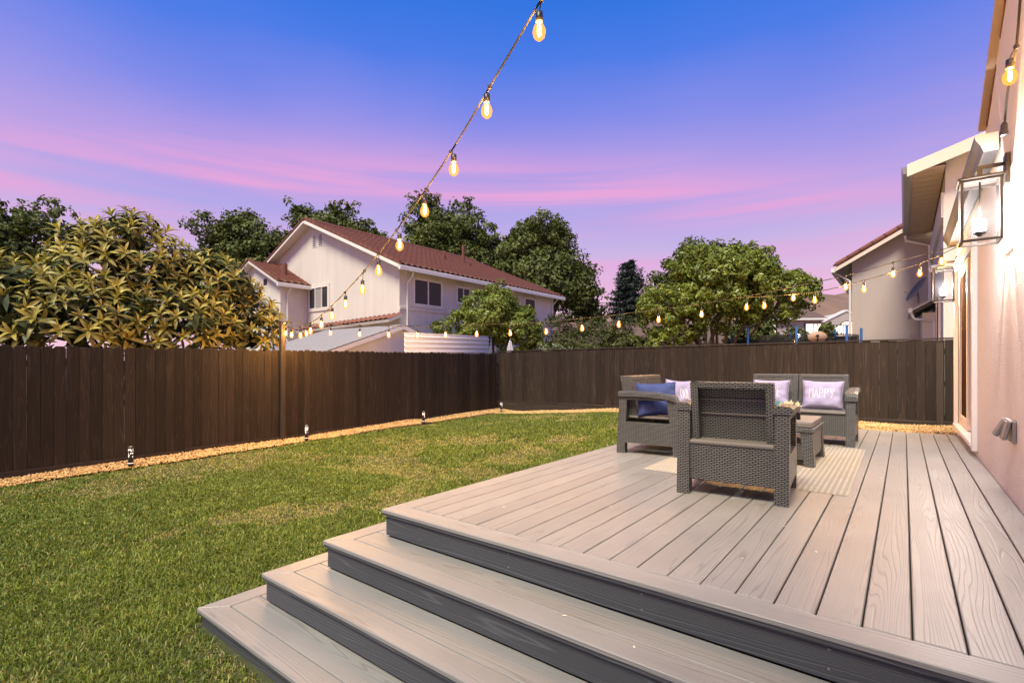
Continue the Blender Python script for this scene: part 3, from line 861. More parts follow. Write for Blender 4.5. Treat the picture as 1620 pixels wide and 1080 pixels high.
# ------------------------------------------------------------------ our house (right)
def make_house():
    H = thing('house', 'pink stucco house wall with patio door at the right edge', 'house', (WALLX, 0, 0))
    w = MB()
    t = 0.25
    # wall pieces in the y-z plane, butted round the door opening
    rake = lambda y: 3.81 + (6.28 - y) * 0.52
    w.prism([(-7, -0.2), (7.05, -0.2), (7.05, 3.42), (6.55, 3.55), (6.4, rake(6.4)), (-7, rake(-7))], 'x', 0, t)
    w.prism([(7.05, 2.95), (9.42, 2.95), (9.42, 3.42), (7.05, 3.42)], 'x', 0, t)
    w.prism([(7.05, -0.2), (9.42, -0.2), (9.42, 0.76), (7.05, 0.76)], 'x', 0, t)
    w.prism([(9.42, -0.2), (9.60, -0.2), (9.60, 3.42), (9.42, 3.42)], 'x', 0, t)
    w.box(t, 7.0, 9.35, 9.60, -0.2, 3.42)
    part('wall', w, M['stucco'], H)
    # door trim
    tr = MB()
    tr.box(-0.045, 0.0, 7.03, 7.14, 0.705, 3.02)
    tr.box(-0.045, 0.0, 9.36, 9.47, 0.705, 3.02)
    tr.box(-0.047, 0.0, 7.141, 9.359, 2.91, 3.02)
    part('door_trim', tr, M['white'], H, 0.004)
    part('door_sill', MB().box(-0.06, 0.10, 7.141, 9.359, 0.745, 0.79), M['white'], H, 0.004)
    d = part('sliding_door', MB().box(0.06, 0.11, 7.16, 7.26, 0.80, 2.90).box(0.06, 0.11, 8.20, 8.30, 0.80, 2.90)
             .box(0.06, 0.11, 7.26, 8.20, 0.80, 0.92).box(0.06, 0.11, 7.26, 8.20, 2.80, 2.90), M['cream'], H, 0.003)
    part('pane', MB().box(0.080, 0.086, 7.26, 8.20, 0.92, 2.80), M['dglass'], d)
    part('handle', MB().box(0.035, 0.06, 7.195, 7.22, 1.70, 1.98).box(0.02, 0.035, 7.195, 7.22, 1.72, 1.96), M['steel'], d, 0.003)
    d = part('sliding_door', MB().box(0.005, 0.055, 8.21, 8.31, 0.80, 2.90).box(0.005, 0.055, 9.25, 9.35, 0.80, 2.90)
             .box(0.005, 0.055, 8.31, 9.25, 0.80, 0.92).box(0.005, 0.055, 8.31, 9.25, 2.80, 2.90), M['cream'], H, 0.003)
    part('pane', MB().box(0.026, 0.032, 8.31, 9.25, 0.92, 2.80), M['dglass'], d)
    part('door_backing', MB().box(0.20, 0.22, 7.10, 9.38, 0.78, 2.93), M['dglass'], H)  # dark sheet closing the opening behind the sliding doors
    # ogee gutter over the door
    g = MB()
    prof = [(-0.015, 3.29), (-0.015, 3.43), (-0.155, 3.43), (-0.150, 3.395), (-0.120, 3.345), (-0.100, 3.29)]
    g.prism([(z, x) for x, z in prof][::-1], 'y', 5.45, 9.58)
    part('gutter', g, M['gutter'], H, 0.003)
    part('gutter_end', MB().prism([(z, x) for x, z in prof][::-1], 'y', 5.440, 5.449), M['soffit'], H)  # warm soffit tone carries the lamp light falling on this end
    # roof: eave slope behind the gutter, rising rake with tile ends toward the camera
    r = MB()
    r.face([(-0.10, 6.0, 3.44), (-0.10, 9.75, 3.44), (6.0, 9.75, 5.3), (6.0, 6.0, 5.3)])
    r.face([(-0.10, 6.0, 3.40), (6.0, 6.0, 5.26), (6.0, 9.75, 5.26), (-0.10, 9.75, 3.40)])
    rf = part('roof', r, M['tile'], H)
    sl = math.atan(0.52)
    rk = MB().box(-0.055, 0.45, 0, 12.5, 0.0, 0.05)
    o = part('rake_board', rk, M['soffit'], H, loc=(0, 6.35, 3.765), uv=False); o.rotation_euler = (sl, 0, math.pi)
    o.rotation_euler = (-sl, 0, 0); o.location = (0, 6.35, 3.765); o.scale = (1, -1, 1)
    me = MB().prism([(math.cos(a) * 0.075, math.sin(a) * 0.06) for a in [math.pi * i / 6 for i in range(7)]], 'y', 0, 0.33).mesh('rake_tile', M['tile'])
    me.transform(Matrix.Rotation(rad(0), 4, 'Z'))
    for i in range(22):
        y = 6.30 - i * 0.26
        o = link('rake_tile', me, H, (-0.005 + random.uniform(-.006, .006), y, 3.83 + (6.30 - y) * 0.52))
        o.rotation_euler = (-sl + rad(3), 0, 0); o.scale = (1, -1, 1)


make_house()


def point_light(name, loc, w, col, r, parent=None):
    l = bpy.data.lights.new(name, 'POINT')
    l.energy = w; l.color = col; l.shadow_soft_size = r
    o = bpy.data.objects.new(name, l)
    COL.objects.link(o)
    if parent: o.parent = parent
    o.location = loc
    return o


LANTERN_W = 112.0
BULB_W = 62.0


def make_lantern(label, y):
    L = thing('wall_lantern', label, 'lantern', (WALLX, y, 2.5), group='wall lanterns by the patio door')
    part('backplate', MB().box(-0.028, 0, -0.06, 0.06, 0.40, 0.62), M['bronze'], L, 0.004)
    part('arm', MB().box(-0.17, -0.028, -0.012, 0.012, 0.545, 0.57).box(-0.17, -0.145, -0.012, 0.012, 0.485, 0.545), M['bronze'], L, 0.002)
    cx = -0.157
    a, b = 0.105, 0.130
    cap = MB()
    cap.prism([(cx - b, -b), (cx + b, -b), (cx + b, b), (cx - b, b)], 'z', 0.452, 0.470)
    cap.prism([(cx - 0.06, -0.06), (cx + 0.06, -0.06), (cx + 0.06, 0.06), (cx - 0.06, 0.06)], 'z', 0.470, 0.486)
    part('cap', cap, M['bronze'], L, 0.004)
    fr = MB()
    for sx in (-1, 1):
        for sy in (-1, 1):
            fr.box(cx + sx * a - 0.008, cx + sx * a + 0.008, sy * a - 0.008, sy * a + 0.008, 0.012, 0.452)
    for z in (0.0, 0.435):
        for s in (-1, 1):
            fr.box(cx - a - 0.009, cx + a + 0.009, s * a - 0.0085, s * a + 0.0085, z, z + 0.016)
            fr.box(cx + s * a - 0.0085, cx + s * a + 0.0085, -a + 0.009, a - 0.009, z + 0.0005, z + 0.0155)
    part('frame', fr, M['bronze'], L)
    for s in (-1, 1):
        part('pane', MB().box(cx - a + 0.009, cx + a - 0.009, s * a - 0.0015, s * a + 0.0015, 0.017, 0.434), M['glass'], L)
        part('pane', MB().box(cx + s * a - 0.0015, cx + s * a + 0.0015, -a + 0.009, a - 0.009, 0.017, 0.434), M['glass'], L)
    part('stem', MB().tube([(cx, 0, 0.46), (cx, 0, 0.10)], 0.006, 8).lathe([(0.006, 0.09), (0.035, 0.085), (0.04, 0.075), (0.02, 0.06), (0.008, 0.05)], 12, (cx, 0, 0)), M['bronze'], L)
    for k in range(3):
        an = 2.1 * k + 0.4
        part('candle_bulb', MB().lathe([(0.008, 0.0), (0.008, 0.03), (0.014, 0.05), (0.013, 0.07), (0.004, 0.095)], 10, (cx + 0.028 * math.cos(an), 0.028 * math.sin(an), 0.085)), M['lanternbulb'], L, smooth=True)
    point_light('lantern_glow', (cx, 0, 0.21), LANTERN_W, (1.0, 0.92, 0.84), 0.03, L)


make_lantern('large glowing glass wall lantern in the foreground at upper right', 5.06)
make_lantern('smaller-looking glowing glass wall lantern beyond the patio door', 9.42)


def make_outlet():
    O = thing('outlet_cover', 'grey weatherproof outlet with two flip covers low on the wall', 'outlet cover', (WALLX, 4.86, 1.14))
    part('plate', MB().box(-0.022, 0, -0.11, 0.11, -0.075, 0.075), M['steel'], O, 0.004)
    for y, a in ((-0.055, 12), (0.055, 26)):
        m = MB().box(-0.03, 0.0, -0.047, 0.047, -0.13, 0.0)
        c = part('flip_cover', m, M['steel'], O, 0.006, loc=(-0.022, y, 0.072)); c.rotation_euler = (0, rad(a), 0)
    part('hinge', MB().tube([(-0.026, -0.10, 0.078), (-0.026, 0.10, 0.078)], 0.008, 8), M['white'], O)


make_outlet()


# ------------------------------------------------------------------ string lights
def bulb_meshes():
    # socket with its short drop cord (origin at the bulb's neck), clear bulb below
    s = MB().lathe([(0.010, 0.055), (0.019, 0.050), (0.021, 0.0), (0.017, -0.004)], 10)
    b = MB().lathe([(0.015, 0.0), (0.020, -0.012), (0.032, -0.036), (0.036, -0.056), (0.030, -0.082), (0.014, -0.098), (0.003, -0.101)], 12)
    f = MB().lathe([(0.004, -0.012), (0.009, -0.022), (0.010, -0.066), (0.004, -0.080)], 8)
    return (s.mesh('socket', M['black'], smooth=True), b.mesh('bulb', M['bulb'], smooth=True), f.mesh('filament', M['filament']))


SOCK, BULBM, FILM = bulb_meshes()


def string_light(label, wire, bulbs, seed):
    """wire: points of the cable; bulbs: centre of each lamp"""
    rnd = random.Random(seed)
    S = thing('string_light', label, 'string light', wire[0])
    O = Vector(wire[0])
    W = [Vector(p) - O for p in wire]
    # smooth the cable
    pts = []
    for i in range(len(W) - 1):
        p0, p1, p2, p3 = W[max(i - 1, 0)], W[i], W[i + 1], W[min(i + 2, len(W) - 1)]
        for k in range(5):
            t = k / 5
            pts.append(0.5 * ((2 * p1) + (p2 - p0) * t + (2 * p0 - 5 * p1 + 4 * p2 - p3) * t * t + (3 * p1 - p0 - 3 * p2 + p3) * t ** 3))
    pts.append(W[-1])
    part('cable', MB().tube(pts, 0.0065, 6), M['rope'], S)
    for b in bulbs:
        neck = Vector(b) - O + Vector((0, 0, 0.045))
        top = neck + Vector((0, 0, 0.055))
        # nearest point of the cable above
        q = min(pts, key=lambda p: (p.xy - neck.xy).length + 0.3 * abs(p.z - neck.z))
        so = link('socket', SOCK, S, neck)
        bo = link('bulb', BULBM, so)
        link('filament', FILM, so)
        mid = (top + q) * 0.5 + Vector((rnd.uniform(-.01, .01), rnd.uniform(-.01, .01), -0.004))
        dc = MB().tube([q, mid, top], 0.004, 5); part('drop_cord', dc, M['cord'], S)
        part('clip', MB().lathe([(0.011, -0.014), (0.014, -0.004), (0.014, 0.006), (0.010, 0.014)], 8, tuple(q)), M['cord'], S)
        point_light('bulb_glow', tuple(neck + Vector((0, 0, -0.042))), BULB_W, (1.0, 0.58, 0.19), 0.024, S)


S1W = [(-9.66, 4.985, 2.44), (-9.0, 4.76, 2.30), (-8.12, 4.462, 2.235), (-6.844, 4.022, 2.245), (-5.677, 3.621, 2.385), (-4.637, 3.264, 2.565),
       (-4.054, 3.064, 2.69), (-3.259, 2.791, 2.89), (-2.545, 2.546, 3.115), (-2.025, 2.367, 3.325), (-1.513, 2.191, 3.54), (-0.5, 1.843, 3.98), (0.56, 1.479, 4.50)]
S1B = [(-1.535, 2.199, 3.386), (-2.062, 2.38, 3.20), (-2.50, 2.531, 2.985), (-2.985, 2.697, 2.822), (-3.51, 2.877, 2.66), (-4.054, 3.064, 2.525),
       (-4.56, 3.237, 2.405), (-5.20, 3.457, 2.318), (-5.82, 3.67, 2.235), (-6.40, 3.87, 2.160), (-7.10, 4.11, 2.115), (-7.85, 4.37, 2.09), (-8.62, 4.63, 2.135), (-9.22, 4.839, 2.20)]
string_light('string of amber bulbs sweeping up from the post to the top of the frame', S1W, S1B, 1)
S2B = [(-9.52, 5.12, 2.245), (-9.22, 5.25, 2.215), (-8.72, 5.463, 2.215), (-8.136, 5.713, 2.188), (-7.575, 5.954, 2.158), (-7.044, 6.182, 2.142), (-6.53, 6.403, 2.145),
       (-5.987, 6.636, 2.149), (-5.42, 6.879, 2.155), (-4.833, 7.132, 2.174), (-4.267, 7.375, 2.217), (-3.711, 7.613, 2.269), (-3.131, 7.862, 2.335),
       (-2.529, 8.121, 2.405), (-1.926, 8.38, 2.498), (-1.325, 8.638, 2.622), (-0.68, 8.915, 2.758), (-0.123, 9.154, 2.92), (0.42, 9.387, 3.072)]
S2W = [(-9.66, 5.06, 2.44)] + [(x, y, z + 0.165) for x, y, z in S2B[2:]] + [(0.585, 9.46, 3.285)]
string_light('string of amber bulbs running from the post across the back to the house corner', S2W, S2B, 2)
S3B = [(-1.696, 8.479, 2.515), (-1.057, 8.753, 2.575), (-0.462, 9.008, 2.717), (0.179, 9.284, 2.917)]
S3W = [(-1.95, 8.40, 2.66), (-1.70, 8.50, 2.655), (-1.05, 8.78, 2.70), (-0.462, 9.03, 2.845), (0.179, 9.31, 3.06), (0.585, 9.49, 3.265)]
string_light('short lower string of four amber bulbs doubling back near the house corner', S3W, S3B, 3)


def wall_string():
    W = [(0.545, 3.55, 4.60), (0.53, 3.95, 3.95), (0.53, 4.22, 3.50), (0.525, 4.40, 3.40), (0.525, 4.52, 3.33), (0.53, 4.62, 3.28), (0.535, 4.70, 3.24)]
    string_light('single amber bulb and plug hanging on the stucco wall at the top right', W, [(0.50, 4.20, 3.33)], 4)
    P = [o for o in bpy.data.objects if o.name.startswith('string_light')][-1]
    m = MB().lathe([(0.010, 0.06), (0.018, 0.045), (0.020, 0.0), (0.024, -0.005), (0.024, -0.03), (0.008, -0.034)], 8)
    part('plug', m, M['black'], P, loc=(-0.01, 1.17, -1.42))


wall_string()


# ------------------------------------------------------------------ furniture on the deck
DZ = DECK[2]


def arm_side(T, side, W):
    """tapered side panel with legs, an open window and a curved armrest; x runs outward"""
    x1 = side * W / 2; x0 = side * (W / 2 - 0.088)
    a, c = min(x0, x1), max(x0, x1)
    m = MB()
    # outline stations, y from front (-) to back (+): front post, rear post, panel, legs
    fb, ft = -0.350, -0.262     # front edge at floor and under the armrest
    rb, rt = 0.350, 0.318
    H0, HW0, HW1, H1 = 0.115, 0.335, 0.575, 0.615
    f = lambda z: fb + (ft - fb) * z / H1
    r = lambda z: rb + (rt - rb) * z / H1
    m.prism([(f(0), 0), (f(0) + 0.095, 0), (f(H0) + 0.088, H0), (f(H0), H0)], 'x', a, c)
    m.prism([(r(0) - 0.09, 0), (r(0), 0), (r(H0), H0), (r(H0) - 0.085, H0)], 'x', a, c)
    m.prism([(f(H0), H0), (r(H0), H0), (r(HW0), HW0), (f(HW0), HW0)], 'x', a, c)
    m.prism([(f(HW0), HW0), (f(HW0) + 0.082, HW0), (f(HW1) + 0.078, HW1), (f(HW1), HW1)], 'x', a, c)
    m.prism([(r(HW0) - 0.085, HW0), (r(HW0), HW0), (r(HW1), HW1), (r(HW1) - 0.085, HW1)], 'x', a, c)
    m.prism([(f(HW1), HW1), (r(HW1), HW1), (r(H1), H1 + 0.012), (f(H1), H1 - 0.01)], 'x', a, c)
    part('arm_panel', m, M['wicker'], T)
    # armrest: arched slab, rolled over the front
    ar = MB()
    prof_y = [-0.300, -0.285, -0.24, -0.12, 0.05, 0.20, 0.325]
    prof_z = [0.575, 0.612, 0.632, 0.650, 0.660, 0.662, 0.660]
    wv = 0.062
    cx = (a + c) / 2 + side * 0.008
    for i in range(len(prof_y) - 1):
        for (xa, za, xb, zb) in ((-wv, -0.012, -wv * 0.6, 0.006), (-wv * 0.6, 0.006, wv * 0.6, 0.006), (wv * 0.6, 0.006, wv, -0.012)):
            ar.face([(cx + xa, prof_y[i], prof_z[i] + za), (cx + xb, prof_y[i], prof_z[i] + zb), (cx + xb, prof_y[i + 1], prof_z[i + 1] + zb), (cx + xa, prof_y[i + 1], prof_z[i + 1] + za)])
        for xx, flip in ((-wv, 1), (wv, 0)):
            q = [(cx + xx, prof_y[i], prof_z[i] - 0.012), (cx + xx, prof_y[i + 1], prof_z[i + 1] - 0.012), (cx + xx, prof_y[i + 1], prof_z[i + 1] - 0.05), (cx + xx, prof_y[i], prof_z[i] - 0.05)]
            ar.face(q if not flip else q[::-1])
        ar.face([(cx - wv, prof_y[i], prof_z[i] - 0.05), (cx - wv, prof_y[i + 1], prof_z[i + 1] - 0.05), (cx + wv, prof_y[i + 1], prof_z[i + 1] - 0.05), (cx + wv, prof_y[i], prof_z[i] - 0.05)])
    for i in (0, len(prof_y) - 1):
        ar.face([(cx - wv, prof_y[i], prof_z[i] - 0.05), (cx + wv, prof_y[i], prof_z[i] - 0.05), (cx + wv, prof_y[i], prof_z[i] - 0.012), (cx + wv * .6, prof_y[i], prof_z[i] + .006), (cx - wv * .6, prof_y[i], prof_z[i] + .006), (cx - wv, prof_y[i], prof_z[i] - 0.012)])
    part('armrest', ar, M['wicker'], T)


def weave_seat(name, label, cat, loc, rz, W, nb):
    """moulded wicker seat; front looks along -y, nb backrests side by side"""
    T = thing(name, label, cat, loc, rz)
    for s in (-1, 1): arm_side(T, s, W)
    xi = W / 2 - 0.090
    # apron boxes and seat
    part('front_apron', MB().box(-xi, xi, -0.315, -0.285, 0.115, 0.365), M['wicker'], T)
    lb = MB().prism([(0.283, 0.110), (0.318, 0.110), (0.325, 0.372), (0.290, 0.372)], 'x', -xi, xi)
    part('rear_panel', lb, M['wicker'], T)
    part('seat', MB().box(-xi, xi, -0.335, 0.335, 0.372, 0.400), M['resin'], T, 0.008, 2)
    # backrests: leaning frame with a recessed inner panel, hollow seen from behind
    wb = (2 * xi) / nb
    def lean(y, z): return y + (z - 0.40) * 0.20
    for k in range(nb):
        c0 = -xi + wb * k + 0.004; c1 = -xi + wb * (k + 1) - 0.004
        zt = 0.825
        B = MB()
        fw = 0.048
        yf0, yb0 = 0.145, 0.262    # front and rear faces at seat level
        def bar(xa, xb, z0, z1):
            B.prism([(lean(yf0, z0), z0), (lean(yb0, z0), z0), (lean(yb0, z1), z1), (lean(yf0, z1), z1)], 'x', xa, xb)
        bar(c0, c0 + fw, 0.402, zt); bar(c1 - fw, c1, 0.402, zt)
        bar(c0 + fw, c1 - fw, zt - 0.045, zt)
        bk = part('backrest', B, M['wicker'], T, 0.006, 2)
        P = MB().prism([(lean(yf0 + .004, .402), .402), (lean(yf0 + .022, .402), .402), (lean(yf0 + .022, zt - .046), zt - .046), (lean(yf0 + .004, zt - .046), zt - .046)], 'x', c0 + fw, c1 - fw)
        part('back_panel', P, M['wicker'], bk)
        for z in (0.585, 0.69):
            part('rib', MB().prism([(lean(yf0 + .022, z), z), (lean(yf0 + .034, z), z), (lean(yf0 + .034, z + .01), z + .01), (lean(yf0 + .022, z + .01), z + .01)], 'x', c0 + fw + .002, c1 - fw - .002), M['resin'], bk)
    return T


weave_seat('armchair', 'grey wicker armchair seen from behind in front of the rug', 'armchair', (-0.995, 4.075, DZ), math.pi + rad(4.5), 0.735, 1)
weave_seat('loveseat', 'grey wicker loveseat seen side-on at the left edge of the deck', 'loveseat', (-2.165, 5.655, DZ), rad(90 + 5), 1.28, 2)
weave_seat('loveseat', 'grey wicker loveseat facing the camera in front of the back fence', 'loveseat', (-1.085, 7.27, DZ), rad(0.5), 1.28, 2)


def coffee_table():
    T = thing('coffee_table', 'low grey wicker coffee table between the seats', 'table', (-0.925, 5.68, DZ), 0)
    hx, hy = 0.285, 0.385
    top = MB().prism([(-hx + .025, -hy + .025), (hx - .025, -hy + .025), (hx - .025, hy - .025), (-hx + .025, hy - .025)], 'z', 0.362, 0.42)
    part('tabletop', top, M['resin'], T, 0.012, 2)
    part('top_rim', MB().box(-hx + .012, hx - .012, -hy + .012, hy - .012, 0.318, 0.361), M['wicker'], T, 0.006)
    for sx in (-1, 1):
        for sy in (-1, 1):
            m = MB()
            def q(z, o, i):  # corner post, splayed
                return [(sx * (hx - .03 + o), sy * (hy - .03 + o)), (sx * (hx - .03 + o - i), sy * (hy - .03 + o)), (sx * (hx - .03 + o - i), sy * (hy - .03 + o - i)), (sx * (hx - .03 + o), sy * (hy - .03 + o - i))]
            A, B = q(0, 0.03, .085), q(1, 0.008, .10)
            b = [(p[0], p[1], 0.0) for p in A]; t = [(p[0], p[1], 0.317) for p in B]
            m.v = b + t
            m.f = [(0, 1, 2, 3), (7, 6, 5, 4), (0, 4, 5, 1), (1, 5, 6, 2), (2, 6, 7, 3), (3, 7, 4, 0)]; m.m = [0] * 6
            if sx * sy > 0: m.f = [tuple(reversed(f)) for f in m.f]
            part('leg', m, M['wicker'], T)
    for s in (-1, 1):
        part('side_panel', MB().prism([(-hy + .10, .317), (-hy + .095, .12), (-hy + .17, .085), (hy - .17, .085), (hy - .095, .12), (hy - .10, .317)], 'x', s * (hx - .035) - .012, s * (hx - .035) + .012), M['resin'], T)
        part('end_panel', MB().box(-hx + .09, hx - .09, s * (hy - .05) - .012, s * (hy - .05) + .012, .06, .205), M['wicker'], T)
    part('shelf', MB().box(-hx + .06, hx - .06, -hy + .09, hy - .09, .19, .205), M['resin'], T)


coffee_table()

rug = thing('rug', 'thin cream and tan striped rug under the coffee table', 'rug', (-1.11, 5.60, DZ + 0.002), rad(0.3))
rm = MB()
gx, gy = 24, 36
for i in range(gx):
    for j in range(gy):
        def pt(a, b):
            x = -0.78 + 1.56 * a / gx; y = -1.265 + 2.53 * b / gy
            ed = 0.006 if a in (0, gx) or b in (0, gy) else 0
            return (x + 0.0015 * math.sin(b * 0.7) * (a in (0, gx)), y, 0.006 + 0.0015 * math.sin(a * 1.3) * math.sin(b * 0.9) - ed)
        rm.face([pt(i, j), pt(i + 1, j), pt(i + 1, j + 1), pt(i, j + 1)])
part('pile', rm, M['rug'], rug)
fr = MB()
for s in (-1, 1):
    for i in range(120):
        x = -0.775 + 1.55 * i / 119
        dx = random.uniform(-.008, .008)
        fr.face([(x - .003, s * 1.264, .004), (x + .003, s * 1.264, .004), (x + .002 + dx, s * 1.292, .002), (x - .002 + dx, s * 1.292, .002)])
part('fringe', fr, M['rug'], rug)

rf_ = random.Random(12)
flake = MB(); flake.face([(-.011, -.004, 0), (0, -.006, .002), (.012, 0, .001), (0, .006, .003), (-.010, .003, .001)])
flake_me = flake.mesh('leaf_flake', M['cream'])
for ki_, (fx_, fy_, fz_) in enumerate(((-1.55, 3.05, 0), (-1.05, 2.75, 0), (-0.55, 3.3, 0), (-0.35, 2.95, 0), (-0.62, 2.62, 0), (-1.9, 3.6, 0), (0.15, 4.1, 0), (-2.1, 2.6, 0), (-0.15, 5.2, 0), (-1.2, 1.92, 1), (-0.85, 1.88, 1))):
    fo_ = link('leaf_flake', flake_me, None, (fx_, fy_, DZ + 0.002 - RZ * fz_), rf_.uniform(0, 6))
    sc_ = rf_.uniform(.6, 1.2); fo_.scale = (sc_, sc_, sc_)
    tag(fo_, 'tiny pale dry leaf flake lying on the upper step tread' if fz_ else 'tiny pale dry leaf flake lying on the deck boards', 'leaf', 'dry flakes on the deck')

# letter strokes in a unit box
GLYPH = {'H': [[(0, 0), (0, 1)], [(.8, 0), (.8, 1)], [(0, .62), (.8, .66)]], 'A': [[(0, 0), (.4, 1), (.8, 0)], [(.14, .38), (.66, .38)]],
         'P': [[(0, 0), (0, 1), (.55, .98), (.72, .8), (.55, .6), (0, .56)]], 'Y': [[(0, 1), (.4, .5)], [(.85, 1), (.25, 0)]],
         'E': [[(.7, 0), (0, 0), (0, 1), (.75, 1)], [(0, .55), (.55, .57)]], 'C': [[(.8, .85), (.55, 1), (.2, .85), (.02, .5), (.2, .12), (.5, 0), (.8, .15)]],
         'O': [[(.4, 1), (.12, .85), (0, .5), (.12, .15), (.4, 0), (.68, .15), (.8, .5), (.68, .85), (.4, 1)]],
         'U': [[(0, 1), (.02, .3), (.2, .03), (.5, .02), (.72, .3), (.75, 1)]], 'L': [[(0, 1), (0, 0), (.6, 0)]]}


def pillow(label, loc, rot, w, h, th, mat, word=None, size=0.13, tagged=False):
    T = thing('pillow', label, 'pillow', loc)
    T.rotation_euler = rot
    n = 22
    rnd = random.Random(label)
    ph = [rnd.uniform(0, 6.28) for _ in range(6)]
    def surf(u, v, s):
        px = w / 2 * u * (1 - 0.085 * (1 - v * v)); pz = h / 2 * v * (1 - 0.10 * (1 - u * u))
        e = max(0.0, (1 - u ** 4)) ** 0.5 * max(0.0, (1 - v ** 4)) ** 0.5
        wr = 0.009 * math.sin(9 * u + ph[0] + 4 * v) * (abs(v) ** 2) + 0.009 * math.sin(12 * v + ph[1] + 3 * u) * (abs(u) ** 3) + 0.004 * math.sin(6 * u - 7 * v + ph[2])
        return (px, s * (th / 2 * e + wr * e ** .5), pz)
    m = MB()
    for s in (-1, 1):
        for i in range(n):
            for j in range(n):
                q = [(-1 + 2 * a / n, -1 + 2 * b / n) for a, b in ((i, j), (i + 1, j), (i + 1, j + 1), (i, j + 1))]
                q = [surf(u, v, s) for u, v in q]
                m.face(q if s < 0 else q[::-1])
    me = m.mesh('cover', mat, smooth=True)
    bm = bmesh.new(); bm.from_mesh(me); bmesh.ops.remove_doubles(bm, verts=bm.verts, dist=1e-5); bm.to_mesh(me); bm.free()
    for p in me.polygons: p.use_smooth = True
    cv = link('cover', me, T)
    # piping round the seam
    ring = [surf(-1 + 2 * k / n, -1, -1) for k in range(n)] + [surf(1, -1 + 2 * k / n, -1) for k in range(n)] + [surf(1 - 2 * k / n, 1, -1) for k in range(n)] + [surf(-1, 1 - 2 * k / n, -1) for k in range(n)]
    ring.append(ring[0])
    part('seam', MB().tube(ring, 0.0035, 5), mat, T)
    if word:
        cw = size * 0.42
        x = -len(word) * cw * 1.12 / 2
        t = MB()
        for ch in word:
            for st in GLYPH[ch]:
                pts = []
                for i in range(len(st) - 1):
                    for k in range(4):
                        f = k / 4; pts.append((st[i][0] * (1 - f) + st[i + 1][0] * f, st[i][1] * (1 - f) + st[i + 1][1] * f))
                pts.append(st[-1])
                P = []
                for a, b in pts:
                    px = x + a * cw; pz = (b - 0.5) * size + 0.005
                    s = surf(px / (w / 2), pz / (h / 2), -1)
                    P.append((px, s[1] - 0.0012, pz))
                t.tube(P, 0.0036, 5)
            x += cw * 1.12
        part('lettering', t, M['thread'], T)
    if tagged:
        part('care_label', MB().box(-0.012, 0.012, -0.02, -0.018, -h * .25, -h * .12), M['white'], T, loc=(-w / 2 + 0.02, -0.01, 0), rz=rad(-20))


# local front of a pillow is -y
pillow('lavender pillow lettered HAPPY on the loveseat facing the camera', (-0.795, 7.275, DZ + 0.575), (rad(-14), rad(1), rad(2)), 0.44, 0.36, 0.15, M['lav'], 'HAPPY', 0.115)
pillow('lavender pillow lettered PEACE partly hidden behind the armchair', (-1.375, 7.285, DZ + 0.575), (rad(-14), rad(0), rad(3)), 0.43, 0.36, 0.15, M['lav'], 'PEACE', 0.115)
pillow('deep blue pillow leaning inside the arm of the left loveseat', (-2.105, 5.235, DZ + 0.575), (rad(-12), rad(-2), rad(38)), 0.44, 0.37, 0.15, M['blue'])
pillow('pale lavender pillow with thin white letters on the left loveseat', (-2.11, 5.99, DZ + 0.580), (rad(-14), rad(4), rad(70)), 0.45, 0.38, 0.15, M['lav'], 'OUL', 0.125, True)


def flowers():
    T = thing('flower_arrangement', 'small arrangement of cream and teal blooms on the coffee table', 'flowers', (-0.93, 5.62, DZ + 0.42))
    part('bowl', MB().lathe([(0.04, 0.0), (0.065, 0.02), (0.075, 0.05), (0.068, 0.075)], 16), M['white'], T, smooth=True)
    rnd = random.Random(5)
    for (x, y, z, r, mt) in ((0.05, -0.02, 0.12, 0.052, 'petal'), (0.0, 0.05, 0.115, 0.05, 'petal'), (-0.055, -0.01, 0.125, 0.042, 'teal'), (-0.10, 0.03, 0.10, 0.04, 'teal'), (0.10, 0.04, 0.11, 0.048, 'petal'), (-0.03, -0.07, 0.105, 0.04, 'petal')):
        m = MB()
        for ringi, (nr, k, tilt) in enumerate(((1.0, 7, 0.35), (0.72, 6, 0.8), (0.42, 4, 1.2))):
            for i in range(k):
                a = 6.283 * i / k + ringi * 0.5
                def P(s, t):
                    rr = r * nr * t
                    aa = a + s * 0.55
                    return (x + math.cos(aa) * rr * math.cos(tilt * t), y + math.sin(aa) * rr * math.cos(tilt * t), z + r * 0.9 * math.sin(tilt) * t * t - 0.01 * (1 - abs(s)) + 0.01 * ringi)
                m.face([P(-0.4, .15), P(.4, .15), P(1, .7), P(.5, 1.05), P(-.5, 1.05), P(-1, .7)])
        part('bloom', m, M[mt], T)


flowers()


